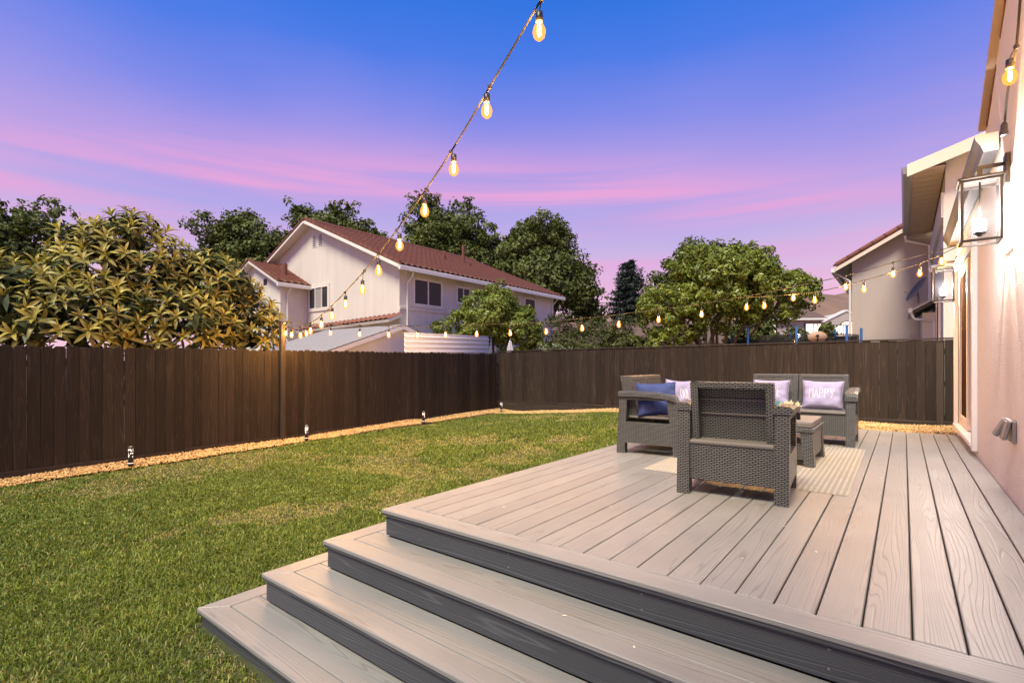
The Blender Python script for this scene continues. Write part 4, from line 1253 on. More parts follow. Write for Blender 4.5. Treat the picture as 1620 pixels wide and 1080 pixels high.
# ------------------------------------------------------------------ path lights
def bollards():
    rnd = random.Random(3)
    sl = MB()
    n, rows = 26, 22
    r, z0, z1 = 0.036, 0.155, 0.305
    holes = set()
    for _ in range(70):
        a, b = rnd.randrange(n), min(rows - 2, int(rows - 1 - abs(rnd.gauss(0, 0.42)) * rows))
        if b < 2: continue
        for da, db in ((0, 0), (1, 0), (0, 1), (1, 1), (0, -1)):
            if rnd.random() < .75: holes.add(((a + da) % n, b + db))
    for j in range(rows):
        for i in range(n):
            if (i, j) in holes and j < rows - 1: continue
            a0, a1 = 6.283 * i / n, 6.283 * (i + 1) / n
            za, zb = z0 + (z1 - z0) * j / rows, z0 + (z1 - z0) * (j + 1) / rows
            sl.face([(r * math.cos(a0), r * math.sin(a0), za), (r * math.cos(a1), r * math.sin(a1), za), (r * math.cos(a1), r * math.sin(a1), zb), (r * math.cos(a0), r * math.sin(a0), zb)])
    sleeve = sl.mesh('pierced_sleeve', M['black'])
    tube = MB().lathe([(0.031, 0.158), (0.031, 0.303)], 18).mesh('diffuser', M['bolglow'])
    base = MB().lathe([(0.036, -0.03), (0.036, 0.075), (0.034, 0.076), (0.034, 0.084), (0.036, 0.085), (0.036, 0.154)], 20).mesh('lower_tube', M['black'])
    ringm = MB().lathe([(0.0365, 0.0765), (0.0365, 0.0835)], 20).mesh('light_ring', M['bolglow'])
    cap = MB().lathe([(0.039, 0.306), (0.040, 0.322), (0.033, 0.330)], 20).mesh('cap', M['black'])
    spec = [(-9.25, 2.43, 'black pierced path light on the gravel, nearest of the four'), (-9.35, 5.33, 'black pierced path light just right of the tall light post'),
            (-9.45, 8.5, 'black pierced path light halfway along the far stretch of left fence'), (-9.6, 11.75, 'black pierced path light in the far corner of the fences')]
    for x, y, lb in spec:
        T = thing('path_light', lb, 'path light', (x, y, float(gh(x, y))), rnd.uniform(0, 6), 'path lights along the left fence')
        for nm, me in (('lower_tube', base), ('pierced_sleeve', sleeve), ('diffuser', tube), ('light_ring', ringm), ('cap', cap)):
            link(nm, me, T)
        point_light('path_glow', (0, 0, 0.345), 0.25, (1.0, 0.75, 0.5), 0.01, T)


bollards()


# ------------------------------------------------------------------ trees
def crown(name, blobs, n, size, mat, seed, clumps=26, spread=0.30, up=0.3, aspect=2.0, fold=0.25, inner=0.12):
    """leaf-sized faces gathered in sprays over the blobs"""
    r = np.random.default_rng(seed)
    bl = np.array(blobs, float)
    vol = (bl[:, 3] * bl[:, 4] * bl[:, 5]) ** (2 / 3)
    cl, cr, cn = [], [], []
    for k, b in enumerate(bl):
        m = max(4, int(clumps * vol[k] / vol.mean()))
        d = r.normal(size=(m, 3)); d[:, 2] = d[:, 2] * 0.9 + 0.15; d /= np.linalg.norm(d, axis=1)[:, None]
        rr = np.where(r.random(m) < inner, r.uniform(0.2, 0.7, m), r.uniform(0.75, 1.12, m))
        cl.append(b[:3] + d * b[3:6] * rr[:, None]); cn.append(d)
        cr.append(np.full(m, spread * b[3:6].mean()) * r.uniform(0.55, 1.25, m))
    cl = np.concatenate(cl); cr = np.concatenate(cr); cn = np.concatenate(cn)
    pick = r.choice(len(cl), n, p=(cr ** 2) / (cr ** 2).sum())
    dd = r.normal(size=(n, 3)); dd /= np.linalg.norm(dd, axis=1)[:, None]
    c = cl[pick] + dd * (cr[pick] * r.random(n) ** 0.45)[:, None] * np.array([1, 1, 0.8])
    nrm = dd * 0.6 + cn[pick] * 0.6 + np.array([0, 0, up]) + r.normal(size=(n, 3)) * 0.45
    nrm /= np.linalg.norm(nrm, axis=1)[:, None]
    t = r.normal(size=(n, 3)); t -= nrm * (t * nrm).sum(1)[:, None]; t /= np.linalg.norm(t, axis=1)[:, None]
    s = np.cross(nrm, t)
    L = size * r.uniform(0.6, 1.35, n)[:, None]; Wd = L / aspect
    v = np.zeros((n, 4, 3))
    v[:, 0] = c - t * L * .5
    v[:, 1] = c + s * Wd * .5 + nrm * Wd * fold
    v[:, 2] = c + t * L * .5 - nrm * L * 0.12
    v[:, 3] = c - s * Wd * .5 + nrm * Wd * fold
    F = (np.arange(n) * 4)[:, None] + np.array([[0, 1, 2, 3]])
    tone = np.clip(r.beta(2, 2.6, n) * 0.75 + 0.25 * r.random(len(cl))[pick], 0, 1)
    return np_mesh(name, v.reshape(-1, 3), F, mat, np.repeat(tone, 4))


def limbs(base, r0, blobs, seed, split=0.4, rmin=0.03):
    r = random.Random(seed)
    m = MB()
    B = Vector(base)
    top = Vector((sum(b[0] for b in blobs) / len(blobs), sum(b[1] for b in blobs) / len(blobs), sum(b[2] for b in blobs) / len(blobs)))
    fork = B.lerp(top, split)
    m.tube([B - Vector((0, 0, .2)), B.lerp(fork, .5) + Vector((r.uniform(-.1, .1), r.uniform(-.1, .1), 0)), fork], [r0 * 1.15, r0 * 0.9, r0 * .75], 9)
    for b in blobs:
        e = Vector(b[:3]) + Vector((0, 0, b[5] * .35))
        mid = fork.lerp(e, .5) + Vector((r.uniform(-.12, .12), r.uniform(-.12, .12), r.uniform(-.05, .2))) * b[5]
        m.tube([fork, mid, e], [r0 * .5, r0 * .33, rmin], 7)
        for k in range(4):
            d = Vector((r.uniform(-1, 1) * b[3], r.uniform(-1, 1) * b[4], r.uniform(-.3, .9) * b[5])) * .8
            m.tube([mid.lerp(e, .4), mid.lerp(e, .7) + d * .5, Vector(b[:3]) + d], [r0 * .2, r0 * .13, rmin * .4], 5)
    return m


def tree(name, label, base, r0, blobs, n, size, mat, seed, group=None, cat='tree', split=0.4, ragged=0, **kw):
    T = thing(name, label, cat, base, 0, group)
    bl = [(b[0] - base[0], b[1] - base[1], b[2] - base[2]) + tuple(b[3:]) for b in blobs]
    if ragged:          # small outlying sprays break the outline
        rr = random.Random(seed * 3 + 1)
        core = bl
        bl = []
        for b in core:
            for _ in range(ragged):
                d = Vector((rr.gauss(0, 1), rr.gauss(0, 1), rr.gauss(0.15, .9))).normalized()
                k = rr.uniform(.32, .58); m_ = rr.uniform(.35, 1.0) if rr.random() < .6 else rr.uniform(.95, 1.22)
                if m_ > .95: k *= .7
                bl.append((b[0] + d.x * b[3] * m_, b[1] + d.y * b[4] * m_, b[2] + d.z * b[5] * m_, b[3] * k, b[4] * k, b[5] * k * rr.uniform(.6, .95)))
        bl += [(b[0], b[1], b[2], b[3] * .82, b[4] * .82, b[5] * .82) for b in core]
        part('trunk', limbs((0, 0, 0), r0, core, seed, split), M['bark'], T, uv=False)
    else:
        part('trunk', limbs((0, 0, 0), r0, bl, seed, split), M['bark'], T, uv=False)
    link('crown', crown('crown', bl, n, size, mat, seed, **kw), T)
    return T


def loquat():
    base = (-11.75, 3.3, 0)
    T = thing('loquat_tree', 'broad loquat tree with rosettes of long leaves over the left fence', 'tree', base)
    blobs = [(-11.7, 3.05, 3.25, 0.95, 1.25, 1.15), (-11.6, 1.55, 2.55, 0.95, 1.2, 0.85), (-11.5, 4.35, 2.95, 1.0, 1.05, 0.95), (-11.25, 5.0, 2.45, 0.85, 0.75, 0.75),
             (-11.1, 2.3, 2.35, 0.85, 1.2, 0.75), (-11.05, 3.7, 2.3, 0.9, 1.1, 0.8), (-11.9, 0.4, 2.4, 0.9, 1.0, 0.8), (-11.75, 3.1, 3.95, 0.5, 0.6, 0.62)]
    bl = [(b[0] - base[0], b[1] - base[1], b[2]) + b[3:] for b in blobs]
    part('trunk', limbs((0, 0, 0), 0.11, bl, 4, 0.35, 0.02), M['bark'], T, uv=False)
    # one leaf: long, drooping, folded along the midrib
    def leaf_mesh(seed):
        r = random.Random(seed)
        st = [(0, .10), (.22, .75), (.5, 1.0), (.78, .72), (1.0, .03)]
        Ln, wd = 0.300, 0.033
        V, F = [], []
        for f, k in st:
            x = Ln * (f - 0.10 * f * f); z = Ln * (0.16 * f - 0.42 * f * f)
            V += [(x, -wd * k, z + wd * k * .45), (x, 0, z), (x, wd * k, z + wd * k * .45)]
        for i in range(4):
            for j in range(2):
                a = i * 3 + j; F.append((a, a + 3, a + 4, a + 1))
        V = np.array(V); F = np.array(F)
        return V, F
    LV, LF = leaf_mesh(1)
    def rosette(seed, singles=False):
        r = np.random.default_rng(seed)
        out = []
        n = int(r.integers(13, 18))
        for i in range(n):
            a = i * 2.4 + r.uniform(-.2, .2)
            el = rad(62) * (1 - (i / n)) ** 1.0 - rad(28) + r.uniform(-.15, .15) if i > 2 else rad(60) + r.uniform(-.15, .15)
            el = rad(66) - (i / n) * rad(95) + r.uniform(-.12, .12)
            s = r.uniform(0.8, 1.1) * (0.6 + 0.4 * min(1, i / 4))
            Rm = np.array(Matrix.Rotation(a, 3, 'Z') @ Matrix.Rotation(-el, 3, 'Y') @ Matrix.Rotation(r.uniform(-.3, .3), 3, 'X'))
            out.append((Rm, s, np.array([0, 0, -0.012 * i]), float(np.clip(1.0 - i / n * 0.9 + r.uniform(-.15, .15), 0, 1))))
        return out
    protos, proto_me = [], []
    for k in range(6):
        ro = rosette(100 + k)
        protos.append(ro)
        V = np.concatenate([(LV * s) @ Rm.T + o for Rm, s, o, t in ro])
        F = np.concatenate([LF + i * len(LV) for i in range(len(ro))])
        tn = np.concatenate([np.full(len(LV), t) for _, _, _, t in ro])
        # stalk
        proto_me.append(np_mesh('leaf_rosette', V, F, M['loquat'], tn))
    r = np.random.default_rng(77)
    pos = []
    B = np.array(bl)
    tries = 0
    while len(pos) < 290 and tries < 40000:
        tries += 1
        b = B[r.integers(len(B))]
        d = r.normal(size=3); d /= np.linalg.norm(d)
        if d[0] < -0.45 or d[2] < -0.55: continue
        p = b[:3] + d * b[3:6] * r.uniform(0.86, 1.06)
        # drop what lies deep inside another lobe
        if any((((p - q[:3]) / q[3:6]) ** 2).sum() < 0.55 for q in B): continue
        if any(np.linalg.norm(p - q[0]) < 0.235 for q in pos): continue
        if p[2] + 0 < 1.75: continue
        if p[0] + base[0] > (-10.2 if p[2] < 2.0 else -9.85): continue
        pos.append((p, d))
    # nearest to the yard first: their leaves are built one by one
    def seen(pd): return (pd[0][0] * 1.0 + 0.25 * pd[1][0])
    pos.sort(key=seen, reverse=True)
    leaf_obs = 0
    leaf_me = {}
    for i, (p, d) in enumerate(pos):
        k = i % 6
        z = Vector((d[0] * .7 + .18, d[1] * .75, d[2] * .6 + 0.62)).normalized()
        q = z.to_track_quat('Z', 'Y')
        spin = r.uniform(0, 6.28); s = r.uniform(0.60, 1.15)
        rot = (q.to_matrix().to_4x4() @ Matrix.Rotation(spin, 4, 'Z')).to_euler()
        if leaf_obs + len(protos[k]) <= 300:
            core = MB().tube([(0, 0, -.28), (0.01, 0, -.14), (0, 0, .0)], [.012, .010, .006], 6)
            o = part('leaf_rosette', core, M['bark'], T, uv=False); o.location = p; o.rotation_euler = rot; o.scale = (s, s, s)
            for Rm, sc, of, t in protos[k]:
                tk = round(t * 5)
                if tk not in leaf_me:
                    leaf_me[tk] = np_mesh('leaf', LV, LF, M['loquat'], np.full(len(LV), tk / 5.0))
                l = link('leaf', leaf_me[tk], o, tuple(of)); l.rotation_euler = Matrix(Rm.tolist()).to_euler(); l.scale = (sc, sc, sc)
                leaf_obs += 1
        else:
            o = link('leaf_rosette', proto_me[k], T, p); o.rotation_euler = rot; o.scale = (s, s, s)
    # inner leaves, shade deep in the crown put into their darker colour
    o = link('inner_foliage', crown('inner_foliage', [(b[0], b[1], b[2], b[3] * .85, b[4] * .85, b[5] * .85) for b in bl], 6500, 0.26, M['loquat_shade'], 5, 22, 0.34, 0.1, 3.4), T)
    o['kind'] = 'stuff'


loquat()

# citrus trees behind the fences
tree('lemon_tree', 'bushy lemon tree in front of the red-roofed house', (-12.0, 14.0, 0), 0.09,
     [(-12.0, 14.1, 3.35, 1.0, 1.0, 1.05), (-12.9, 13.4, 2.75, 0.95, 0.9, 0.75), (-11.3, 14.75, 2.85, 0.9, 0.9, 0.85), (-11.9, 14.2, 4.15, 0.45, 0.45, 0.6), (-10.9, 15.0, 2.2, 0.6, 0.6, 0.6)],
     24000, 0.12, M['citrus'], 21, clumps=90, spread=0.24)
tree('orange_tree', 'round orange tree with crooked bare limbs behind the back fence', (-4.3, 15.2, 0), 0.11,
     [(-4.15, 15.2, 3.85, 1.35, 1.25, 1.15), (-5.35, 14.3, 3.05, 1.0, 1.0, 0.85), (-3.0, 16.0, 3.55, 1.15, 1.1, 0.75), (-4.7, 14.8, 4.35, 0.8, 0.8, 0.65), (-3.6, 15.7, 4.45, 0.8, 0.8, 0.6), (-5.65, 14.1, 2.15, 0.75, 0.7, 0.6), (-2.4, 16.4, 3.75, 0.6, 0.6, 0.45), (-4.9, 14.6, 2.5, 0.5, 0.6, 0.5)],
     30000, 0.135, M['citrus'], 22, clumps=70, spread=0.22, aspect=2.6)
tree('dark_tree', 'dark leafy tree showing above the top of the orange tree', (-6.0, 19.6, 0), 0.16,
     [(-6.0, 19.5, 5.1, 1.3, 1.2, 1.15), (-6.8, 19.0, 4.4, 1.2, 1.2, 1.1), (-5.0, 20.2, 4.7, 1.3, 1.2, 0.95)], 9000, 0.17, M['oak'], 23, clumps=50)

# big trees behind the red-roofed house
tree('oak_tree', 'tall loose-topped oak behind the roof, under the rising string of bulbs', (-32.2, 30.8, 0), 0.45,
     [(-32.9, 30.1, 13.6, 2.4, 2.4, 2.6), (-30.6, 31.9, 13.0, 2.5, 2.5, 2.7), (-32.2, 30.7, 10.5, 4.0, 3.6, 3.0), (-33.0, 30.1, 15.9, 1.2, 1.2, 1.1), (-30.4, 32.2, 15.2, 1.2, 1.2, 1.2), (-28.6, 33.4, 11.5, 1.8, 1.8, 2.0)],
     46000, 0.27, M['oak'], 31, group='oaks behind the red-roofed house', clumps=9, spread=0.42, aspect=1.5, inner=0.35, ragged=17)
tree('oak_tree', 'wide dense oak at the right behind the long tiled roof', (-25.0, 36.3, 0), 0.45,
     [(-25.6, 35.9, 12.2, 2.6, 2.6, 2.2), (-24.0, 37.1, 11.6, 2.4, 2.4, 2.3), (-25.2, 36.2, 9.0, 4.2, 4.0, 3.2), (-22.8, 38.0, 8.2, 2.2, 2.2, 2.8), (-21.9, 38.8, 6.2, 2.0, 2.0, 2.3), (-26.0, 35.5, 13.7, 1.2, 1.2, 1.0), (-24.3, 37.0, 13.3, 1.1, 1.1, 1.0)],
     50000, 0.28, M['oak'], 32, group='oaks behind the red-roofed house', clumps=9, spread=0.42, aspect=1.5, inner=0.35, ragged=17)
tree('oak_tree', 'dark bushy oak between the two tall oaks behind the tiled roof', (-28.5, 34.5, 0), 0.4,
     [(-28.2, 34.3, 7.5, 3.4, 3.2, 3.0), (-27.0, 35.2, 9.6, 2.0, 2.0, 2.0)], 17000, 0.28, M['oak'], 33, group='oaks behind the red-roofed house', clumps=9, spread=0.42, aspect=1.5, inner=0.35, ragged=16)
tree('oak_tree', 'rounded oak left of the gable peak behind the house', (-43.2, 19.3, 0), 0.4,
     [(-43.6, 19.2, 11.3, 3.2, 3.0, 2.9), (-45.2, 18.0, 9.2, 2.6, 2.6, 2.4), (-41.3, 20.9, 10.6, 2.4, 2.4, 2.3), (-43.0, 19.5, 7.5, 4.0, 3.6, 3.0), (-43.6, 19.3, 13.9, 1.2, 1.2, 1.0)],
     38000, 0.28, M['oak'], 34, group='oaks left of the gable', clumps=9, spread=0.42, aspect=1.5, inner=0.35, ragged=17)
tree('oak_tree', 'oak rising directly behind the gable peak of the house', (-37.6, 23.8, 0), 0.4,
     [(-38.6, 23.1, 12.4, 2.6, 2.6, 2.4), (-36.6, 24.7, 12.6, 2.2, 2.2, 2.2), (-37.6, 23.9, 9.5, 3.6, 3.4, 3.0), (-35.0, 26.0, 10.6, 1.8, 1.8, 1.8)],
     36000, 0.28, M['oak'], 35, group='oaks left of the gable', clumps=9, spread=0.42, aspect=1.5, inner=0.35, ragged=17)
tree('oak_tree', 'dark oak at the far left edge of the picture', (-36.0, 4.6, 0), 0.35,
     [(-35.6, 4.5, 8.2, 1.6, 2.3, 1.9), (-36.2, 3.2, 7.4, 1.8, 2.2, 2.0), (-35.6, 5.6, 6.6, 1.5, 1.6, 1.8), (-36.0, 4.2, 5.2, 2.0, 2.8, 2.4), (-35.7, 3.2, 9.4, 0.9, 1.2, 0.9)],
     30000, 0.21, M['oak'], 36, clumps=9, spread=0.42, aspect=1.5, inner=0.35, ragged=17)
tree('oak_tree', 'small dark treetop peeking out left of the loquat crest', (-42.2, 10.2, 0), 0.3,
     [(-42.2, 10.3, 9.4, 1.4, 1.6, 1.5), (-42.4, 12.0, 8.4, 1.6, 1.8, 1.4)], 5500, 0.32, M['oak'], 37, clumps=40, aspect=1.5)


def conifer():
    base = (-18.2, 39.1, 0)
    T = thing('cedar_tree', 'blue-green cedar with drooping layered branches in the distance', 'tree', base)
    part('trunk', MB().tube([(0, 0, -.2), (0.05, 0, 5), (0, 0, 10.3)], [.35, .22, .03], 9), M['bark'], T, uv=False)
    r = np.random.default_rng(9)
    br = MB()
    C = []
    for k in range(95):
        z = 1.2 + 9.0 * (k / 95) ** 0.9
        R = 2.9 * (1 - (z / 10.6)) ** 0.75 * r.uniform(0.75, 1.12) + 0.15
        a = k * 2.4 + r.uniform(-.3, .3)
        p0 = np.array([0, 0, z]); p1 = np.array([math.cos(a) * R, math.sin(a) * R, z - 0.05 * R + r.uniform(-.1, .25)])
        br.tube([p0, (p0 + p1) / 2 + [0, 0, .12], p1], [.05, .03, .01], 4)
        m = int(60 + 95 * R)
        f = r.random(m) ** 0.7
        c = p0 + (p1 - p0) * f[:, None] + np.stack([r.normal(0, .16, m), r.normal(0, .16, m), -np.abs(r.normal(0, .16, m)) + 0.10], 1)
        C.append(c)
    for k in range(5):   # side leaders that break the outline
        a = r.uniform(0, 6.28); R = r.uniform(.5, 1.6); z = r.uniform(7.0, 8.6)
        m = 90
        C.append(np.stack([math.cos(a) * R + r.normal(0, .13, m), math.sin(a) * R + r.normal(0, .13, m), z + r.uniform(0, 1.4, m)], 1))
    part('branches', br, M['bark'], T, uv=False)
    C = np.concatenate(C); n = len(C)
    t = r.normal(size=(n, 3)) * [1, 1, .5] - [0, 0, .55]; t /= np.linalg.norm(t, axis=1)[:, None]
    s = np.cross(t, r.normal(size=(n, 3))); s /= np.linalg.norm(s, axis=1)[:, None]
    L = r.uniform(.18, .42, n)[:, None]; W = .055
    v = np.stack([C - s * W, C + s * W, C + t * L], 1)
    link('crown', np_mesh('crown', v.reshape(-1, 3), (np.arange(n) * 3)[:, None] + np.array([[0, 1, 2]]), M['conifer'], np.repeat(r.random(n), 3)), T)


conifer()


def shrub(name, label, base, blobs, n, size, mat, seed, group=None, **kw):
    return tree(name, label, base, 0.04, blobs, n, size, mat, seed, group, 'shrub', 0.3, **kw)


shrub('hedge_shrub', 'tall dim shrub beside the corner of the red-roofed house', (-11.2, 17.2, 0), [(-11.2, 17.2, 2.1, 1.0, 1.0, 1.5), (-10.4, 17.8, 2.0, .9, .9, 1.3)], 7000, 0.16, M['hedge'], 51, clumps=50, aspect=4)
shrub('hedge_shrub', 'olive shrub behind the back fence left of the orange tree', (-9.0, 17.0, 0), [(-9.2, 16.8, 1.9, 1.1, 1.0, 1.35), (-8.2, 17.5, 1.9, 1.0, .9, 1.35)], 8000, 0.15, M['hedge'], 52, clumps=50, aspect=4)
shrub('flowering_shrub', 'pale-leaved shrub peeking just over the back fence', (-8.7, 13.4, 0), [(-8.9, 13.3, 1.75, .55, .45, .55), (-8.1, 13.4, 1.6, .5, .4, .5)], 1300, 0.11, M['paleleaf'], 53, clumps=30, aspect=2.4)
shrub('green_shrub', 'green shrub tucked under the left side of the orange tree', (-6.6, 13.7, 0), [(-6.5, 13.8, 1.8, .75, .6, .75), (-5.9, 14.0, 1.7, .6, .5, .7)], 3600, 0.12, M['hedge'], 54, clumps=40)
shrub('dark_shrub', 'dark hedge behind the trampoline net', (-3.8, 20.5, 0), [(-4.5, 20.2, 2.0, 1.2, .9, 1.3), (-3.4, 20.6, 1.6, 1.0, .9, 1.15)], 9000, 0.17, M['oak'], 55, clumps=50)
shrub('young_conifer', 'small dark pointed shrub below the arched lit window', (-1.95, 19.0, 0), [(-1.95, 19.0, 1.8, .45, .45, 1.1), (-1.95, 19.0, 2.75, .2, .2, .35)], 1800, 0.13, M['oak'], 56, clumps=40)

# distant tree line: one mass
dl = []
r_ = random.Random(8)
for k in range(46):
    x = -75 + k * 2.3
    dl.append((x + r_.uniform(-1, 1), 62 + 0.25 * (x + 30) + r_.uniform(-3, 3), 2.2 + r_.uniform(-.4, .8), 2.2, 2.0, 2.6))
o = link('distant_trees', crown('distant_trees', dl, 16000, 0.7, M['oak'], 60, clumps=16, aspect=1.5))
tag(o, 'far belt of dark trees along the horizon', 'trees', kind='stuff')


# ------------------------------------------------------------------ neighbouring houses
def tiled_roof(parent, name, eave_a, eave_b, ridge_a, ridge_b, pitch=0.30, row=0.36, amp=0.055, th=0.10, mat=None):
    """barrel-tile slope between an eave line and a ridge line"""
    ea, eb, ra, rb = map(Vector, (eave_a, eave_b, ridge_a, ridge_b))
    L = (eb - ea).length; S = (ra - ea).length
    nu = max(2, int(L / pitch)) * 4; nv = max(1, int(S / row))
    nrm = (eb - ea).cross(ra - ea).normalized()
    if nrm.z < 0: nrm = -nrm
    V = []; F = []
    for j in range(nv * 2 + 1):
        k = j // 2; up = j % 2
        fj = min(1.0, (k + (0.999 if up else 0.0)) / nv) if j < nv * 2 else 1.0
        lift = 0.028 * (1 - up)
        for i in range(nu + 1):
            f = i / nu
            p = ea.lerp(eb, f).lerp(ra.lerp(rb, f), fj)
            V.append(p + nrm * (th + lift + amp * abs(math.sin(math.pi * i / 4)) ** 0.7))
    for j in range(nv * 2):
        for i in range(nu):
            a = j * (nu + 1) + i
            F.append((a, a + 1, a + nu + 2, a + nu + 1))
    V = np.array([tuple(v) for v in V]); F = np.array(F)
    o = link(name, np_mesh(name, V, F, mat or M['tile']), parent)
    sk = MB()
    sk.v = [tuple(p) for p in (ea, eb, rb, ra)] + [tuple(p + nrm * th) for p in (ea, eb, rb, ra)]
    sk.f = [(0, 1, 2, 3), (7, 6, 5, 4), (0, 4, 5, 1), (1, 5, 6, 2), (2, 6, 7, 3), (3, 7, 4, 0)]; sk.m = [0] * 6
    part('roof_deck', sk, M['nwall'], o)
    return o


TILE_END = MB().prism([(math.sin(a) * 0.085, math.cos(a) * 0.10) for a in [-1.75 + 3.5 * i / 8 for i in range(9)]][::-1], 'y', 0, 0.40).mesh('rake_tile', M['tile'])


def rake_tiles(parent, p0, p1, step=0.34):
    p0 = Vector(p0); p1 = Vector(p1); d = p1 - p0
    n = int(d.length / step)
    q = d.normalized().to_track_quat('Y', 'Z')
    for i in range(n):
        o = link('rake_tile', TILE_END, parent, p0 + d * (i / n)); o.rotation_euler = q.to_euler()


def window(parent, x, y, z, w, h, axis, lights=2, frame=0.05, mat=None, trim=True):
    """axis 'x+': looks along +x; 'y-': looks along -y"""
    m = MB(); f = frame
    def bx(a0, a1, z0, z1, d0, d1, M_=m):
        if axis == 'x+': M_.box(x + d0, x + d1, y + a0, y + a1, z + z0, z + z1)
        else: M_.box(x + a0, x + a1, y - d1, y - d0, z + z0, z + z1)
    bx(0, w, 0, f, 0.0, .05); bx(0, w, h - f, h, 0.0, .05); bx(0, f, f, h - f, 0.001, .049); bx(w - f, w, f, h - f, 0.001, .049)
    for k in range(1, lights):
        bx(w * k / lights - f * .45, w * k / lights + f * .45, f, h - f, 0.002, .048)
    fo = part('window', m, M['white'], parent)
    p = MB(); bx(f, w - f, f, h - f, .006, .014, p)
    part('pane', p, mat or M['pane'], fo)
    if trim:
        t = MB(); g = 0.10
        bx(-g, w + g, h + .001, h + g, 0.0, .035, t); bx(-g, w + g, -g, -.001, 0.0, .045, t); bx(-g, -.001, 0, h, 0.0, .034, t); bx(w + .001, w + g, 0, h, 0.0, .034, t)
        part('casing', t, M['nwall'], fo)
    return fo


def downpipe(parent, pts, r=0.035):
    part('downpipe', MB().tube(pts, r, 8), M['white'], parent)


def left_house():
    H = thing('house', 'two-storey cream house with red tiled gable roof beyond the left fence', 'house', (-15.5, 12.7, 0))
    ox, oy = -15.5, 12.7
    def R(p): return (p[0] - ox, p[1] - oy, p[2])
    xa, xr, xb = -15.5, -21.8, -28.1
    ze, zr = 5.50, 8.16
    w = MB()
    # gable end faces -y; long side faces +x
    w.prism([(z, x - ox) for x, z in [(xa, -.5), (xa, ze), (xr, zr), (xb, ze), (xb, -.5)]][::-1], 'y', 0, 10.9)
    part('wall', w, M['nwall'], H)
    # roof slopes
    oh = 0.45; s = (zr - ze) / (xa - xr)
    ezx, ezz = xa + oh, ze - s * oh
    y0, y1 = oy - 0.42, oy + 11.3
    rA = tiled_roof(H, 'roof', R((ezx, y0, ezz)), R((ezx, y1, ezz)), R((xr, y0, zr)), R((xr, y1, zr)))
    tiled_roof(H, 'roof', R((xb - oh, y0, ezz)), R((xb - oh, y1, ezz)), R((xr, y0, zr)), R((xr, y1, zr)))
    rake_tiles(H, R((ezx, y0 + .05, ezz + .16)), R((xr, y0 + .05, zr + .16)))
    rake_tiles(H, R((xb - oh, y0 + .05, ezz + .16)), R((xr, y0 + .05, zr + .16)))
    rg = MB().tube([R((xr, y0, zr + .14)), R((xr, y1, zr + .14))], .11, 8); part('ridge_cap', rg, M['tile'], H)
    g = MB().box(ezx - ox - .02, ezx - ox + .10, y0 - oy, y1 - oy, ezz - .10, ezz + .06); part('gutter', g, M['white'], H, .01)
    # soffit line under the eave, frieze along the gable
    part('barge_board', MB().prism([(z, x - ox) for x, z in [(ezx, ezz - .03), (ezx, ezz + .06), (xr, zr + .06), (xr, zr - .03)]][::-1], 'y', y0 - oy - .03, y0 - oy).prism([(z, x - ox) for x, z in [(xr, zr - .03), (xr, zr + .06), (xb - oh, ezz + .06), (xb - oh, ezz - .03)]][::-1], 'y', y0 - oy - .03, y0 - oy), M['white'], H)
    # string course at mid height
    part('band', MB().box(.0, .05, 0, 10.9, 3.78, 3.88), M['nwall'], H)
    window(H, 0, 13.4 - oy, 4.02, 1.55, 1.06, 'x+', 2)
    window(H, 0, 15.85 - oy, 4.32, .85, .72, 'x+', 2)
    window(H, 0, 20.85 - oy, 4.06, .95, 1.02, 'x+', 1)
    wo = window(H, -22.0 - ox, 0, 4.17, 1.6, 1.02, 'y-', 3)
    part('blind', MB().box(-22.0 - ox + .5, -22.0 - ox + 1.1, -.0135, -.0145 - .002, 4.25, 5.12), M['blind'], wo)
    downpipe(H, [R((ezx - .05, oy + .35, ezz - .1)), R((ezx - .1, oy + .35, ezz - .25)), R((xa + .05, oy + .35, ezz - .5)), R((xa + .05, oy + .35, .1))])
    downpipe(H, [R((ezx - .05, oy + 10.7, ezz - .1)), R((xa + .05, oy + 10.7, ezz - .45)), R((xa + .05, oy + 10.7, .1))])
    # gable vents with louvres
    for x in (-21.75, -21.22):
        v = part('gable_vent', MB().box(x - ox, x - ox + .36, -.02, 0.0, 7.05, 7.62), M['white'], H)
        for k in range(6):
            part('louvre', MB().box(x - ox + .05, x - ox + .31, -.03, -.021, 7.10 + k * .085, 7.14 + k * .085), M['black'], v)
    # small projecting wing at the left, with its own tiled gable
    bx0, bx1, by = -22.2, -27.0, 11.4
    bxr, bz0, bz1 = -24.6, 5.35, 6.45
    part('wing_wall', MB().prism([(z, x - ox) for x, z in [(bx0, -.5), (bx0, bz0), (bxr, bz1), (bx1, bz0), (bx1, -.5)]][::-1], 'y', by - oy, -.01), M['nwall'], H)
    s2 = (bz1 - bz0) / (bx0 - bxr)
    e2 = bz0 - s2 * .35
    wr = tiled_roof(H, 'wing_roof', R((bx0 + .35, by - .35, e2)), R((bx0 + .35, oy - .01, e2)), R((bxr, by - .35, bz1)), R((bxr, oy - .01, bz1)))
    tiled_roof(H, 'wing_roof', R((bx1 - .35, by - .35, e2)), R((bx1 - .35, oy - .01, e2)), R((bxr, by - .35, bz1)), R((bxr, oy - .01, bz1)))
    rake_tiles(H, R((bx0 + .35, by - .3, e2 + .15)), R((bxr, by - .3, bz1 + .15)))
    rake_tiles(H, R((bx1 - .35, by - .3, e2 + .15)), R((bxr, by - .3, bz1 + .15)))
    part('gutter', MB().box(bx0 - ox + .33, bx0 - ox + .45, by - oy - .35, -.02, e2 - .10, e2 + .05), M['white'], H, .01)
    part('wing_vent', MB().box(-23.75 - ox, -23.45 - ox, by - oy - .02, by - oy, 5.35, 5.62), M['black'], H)
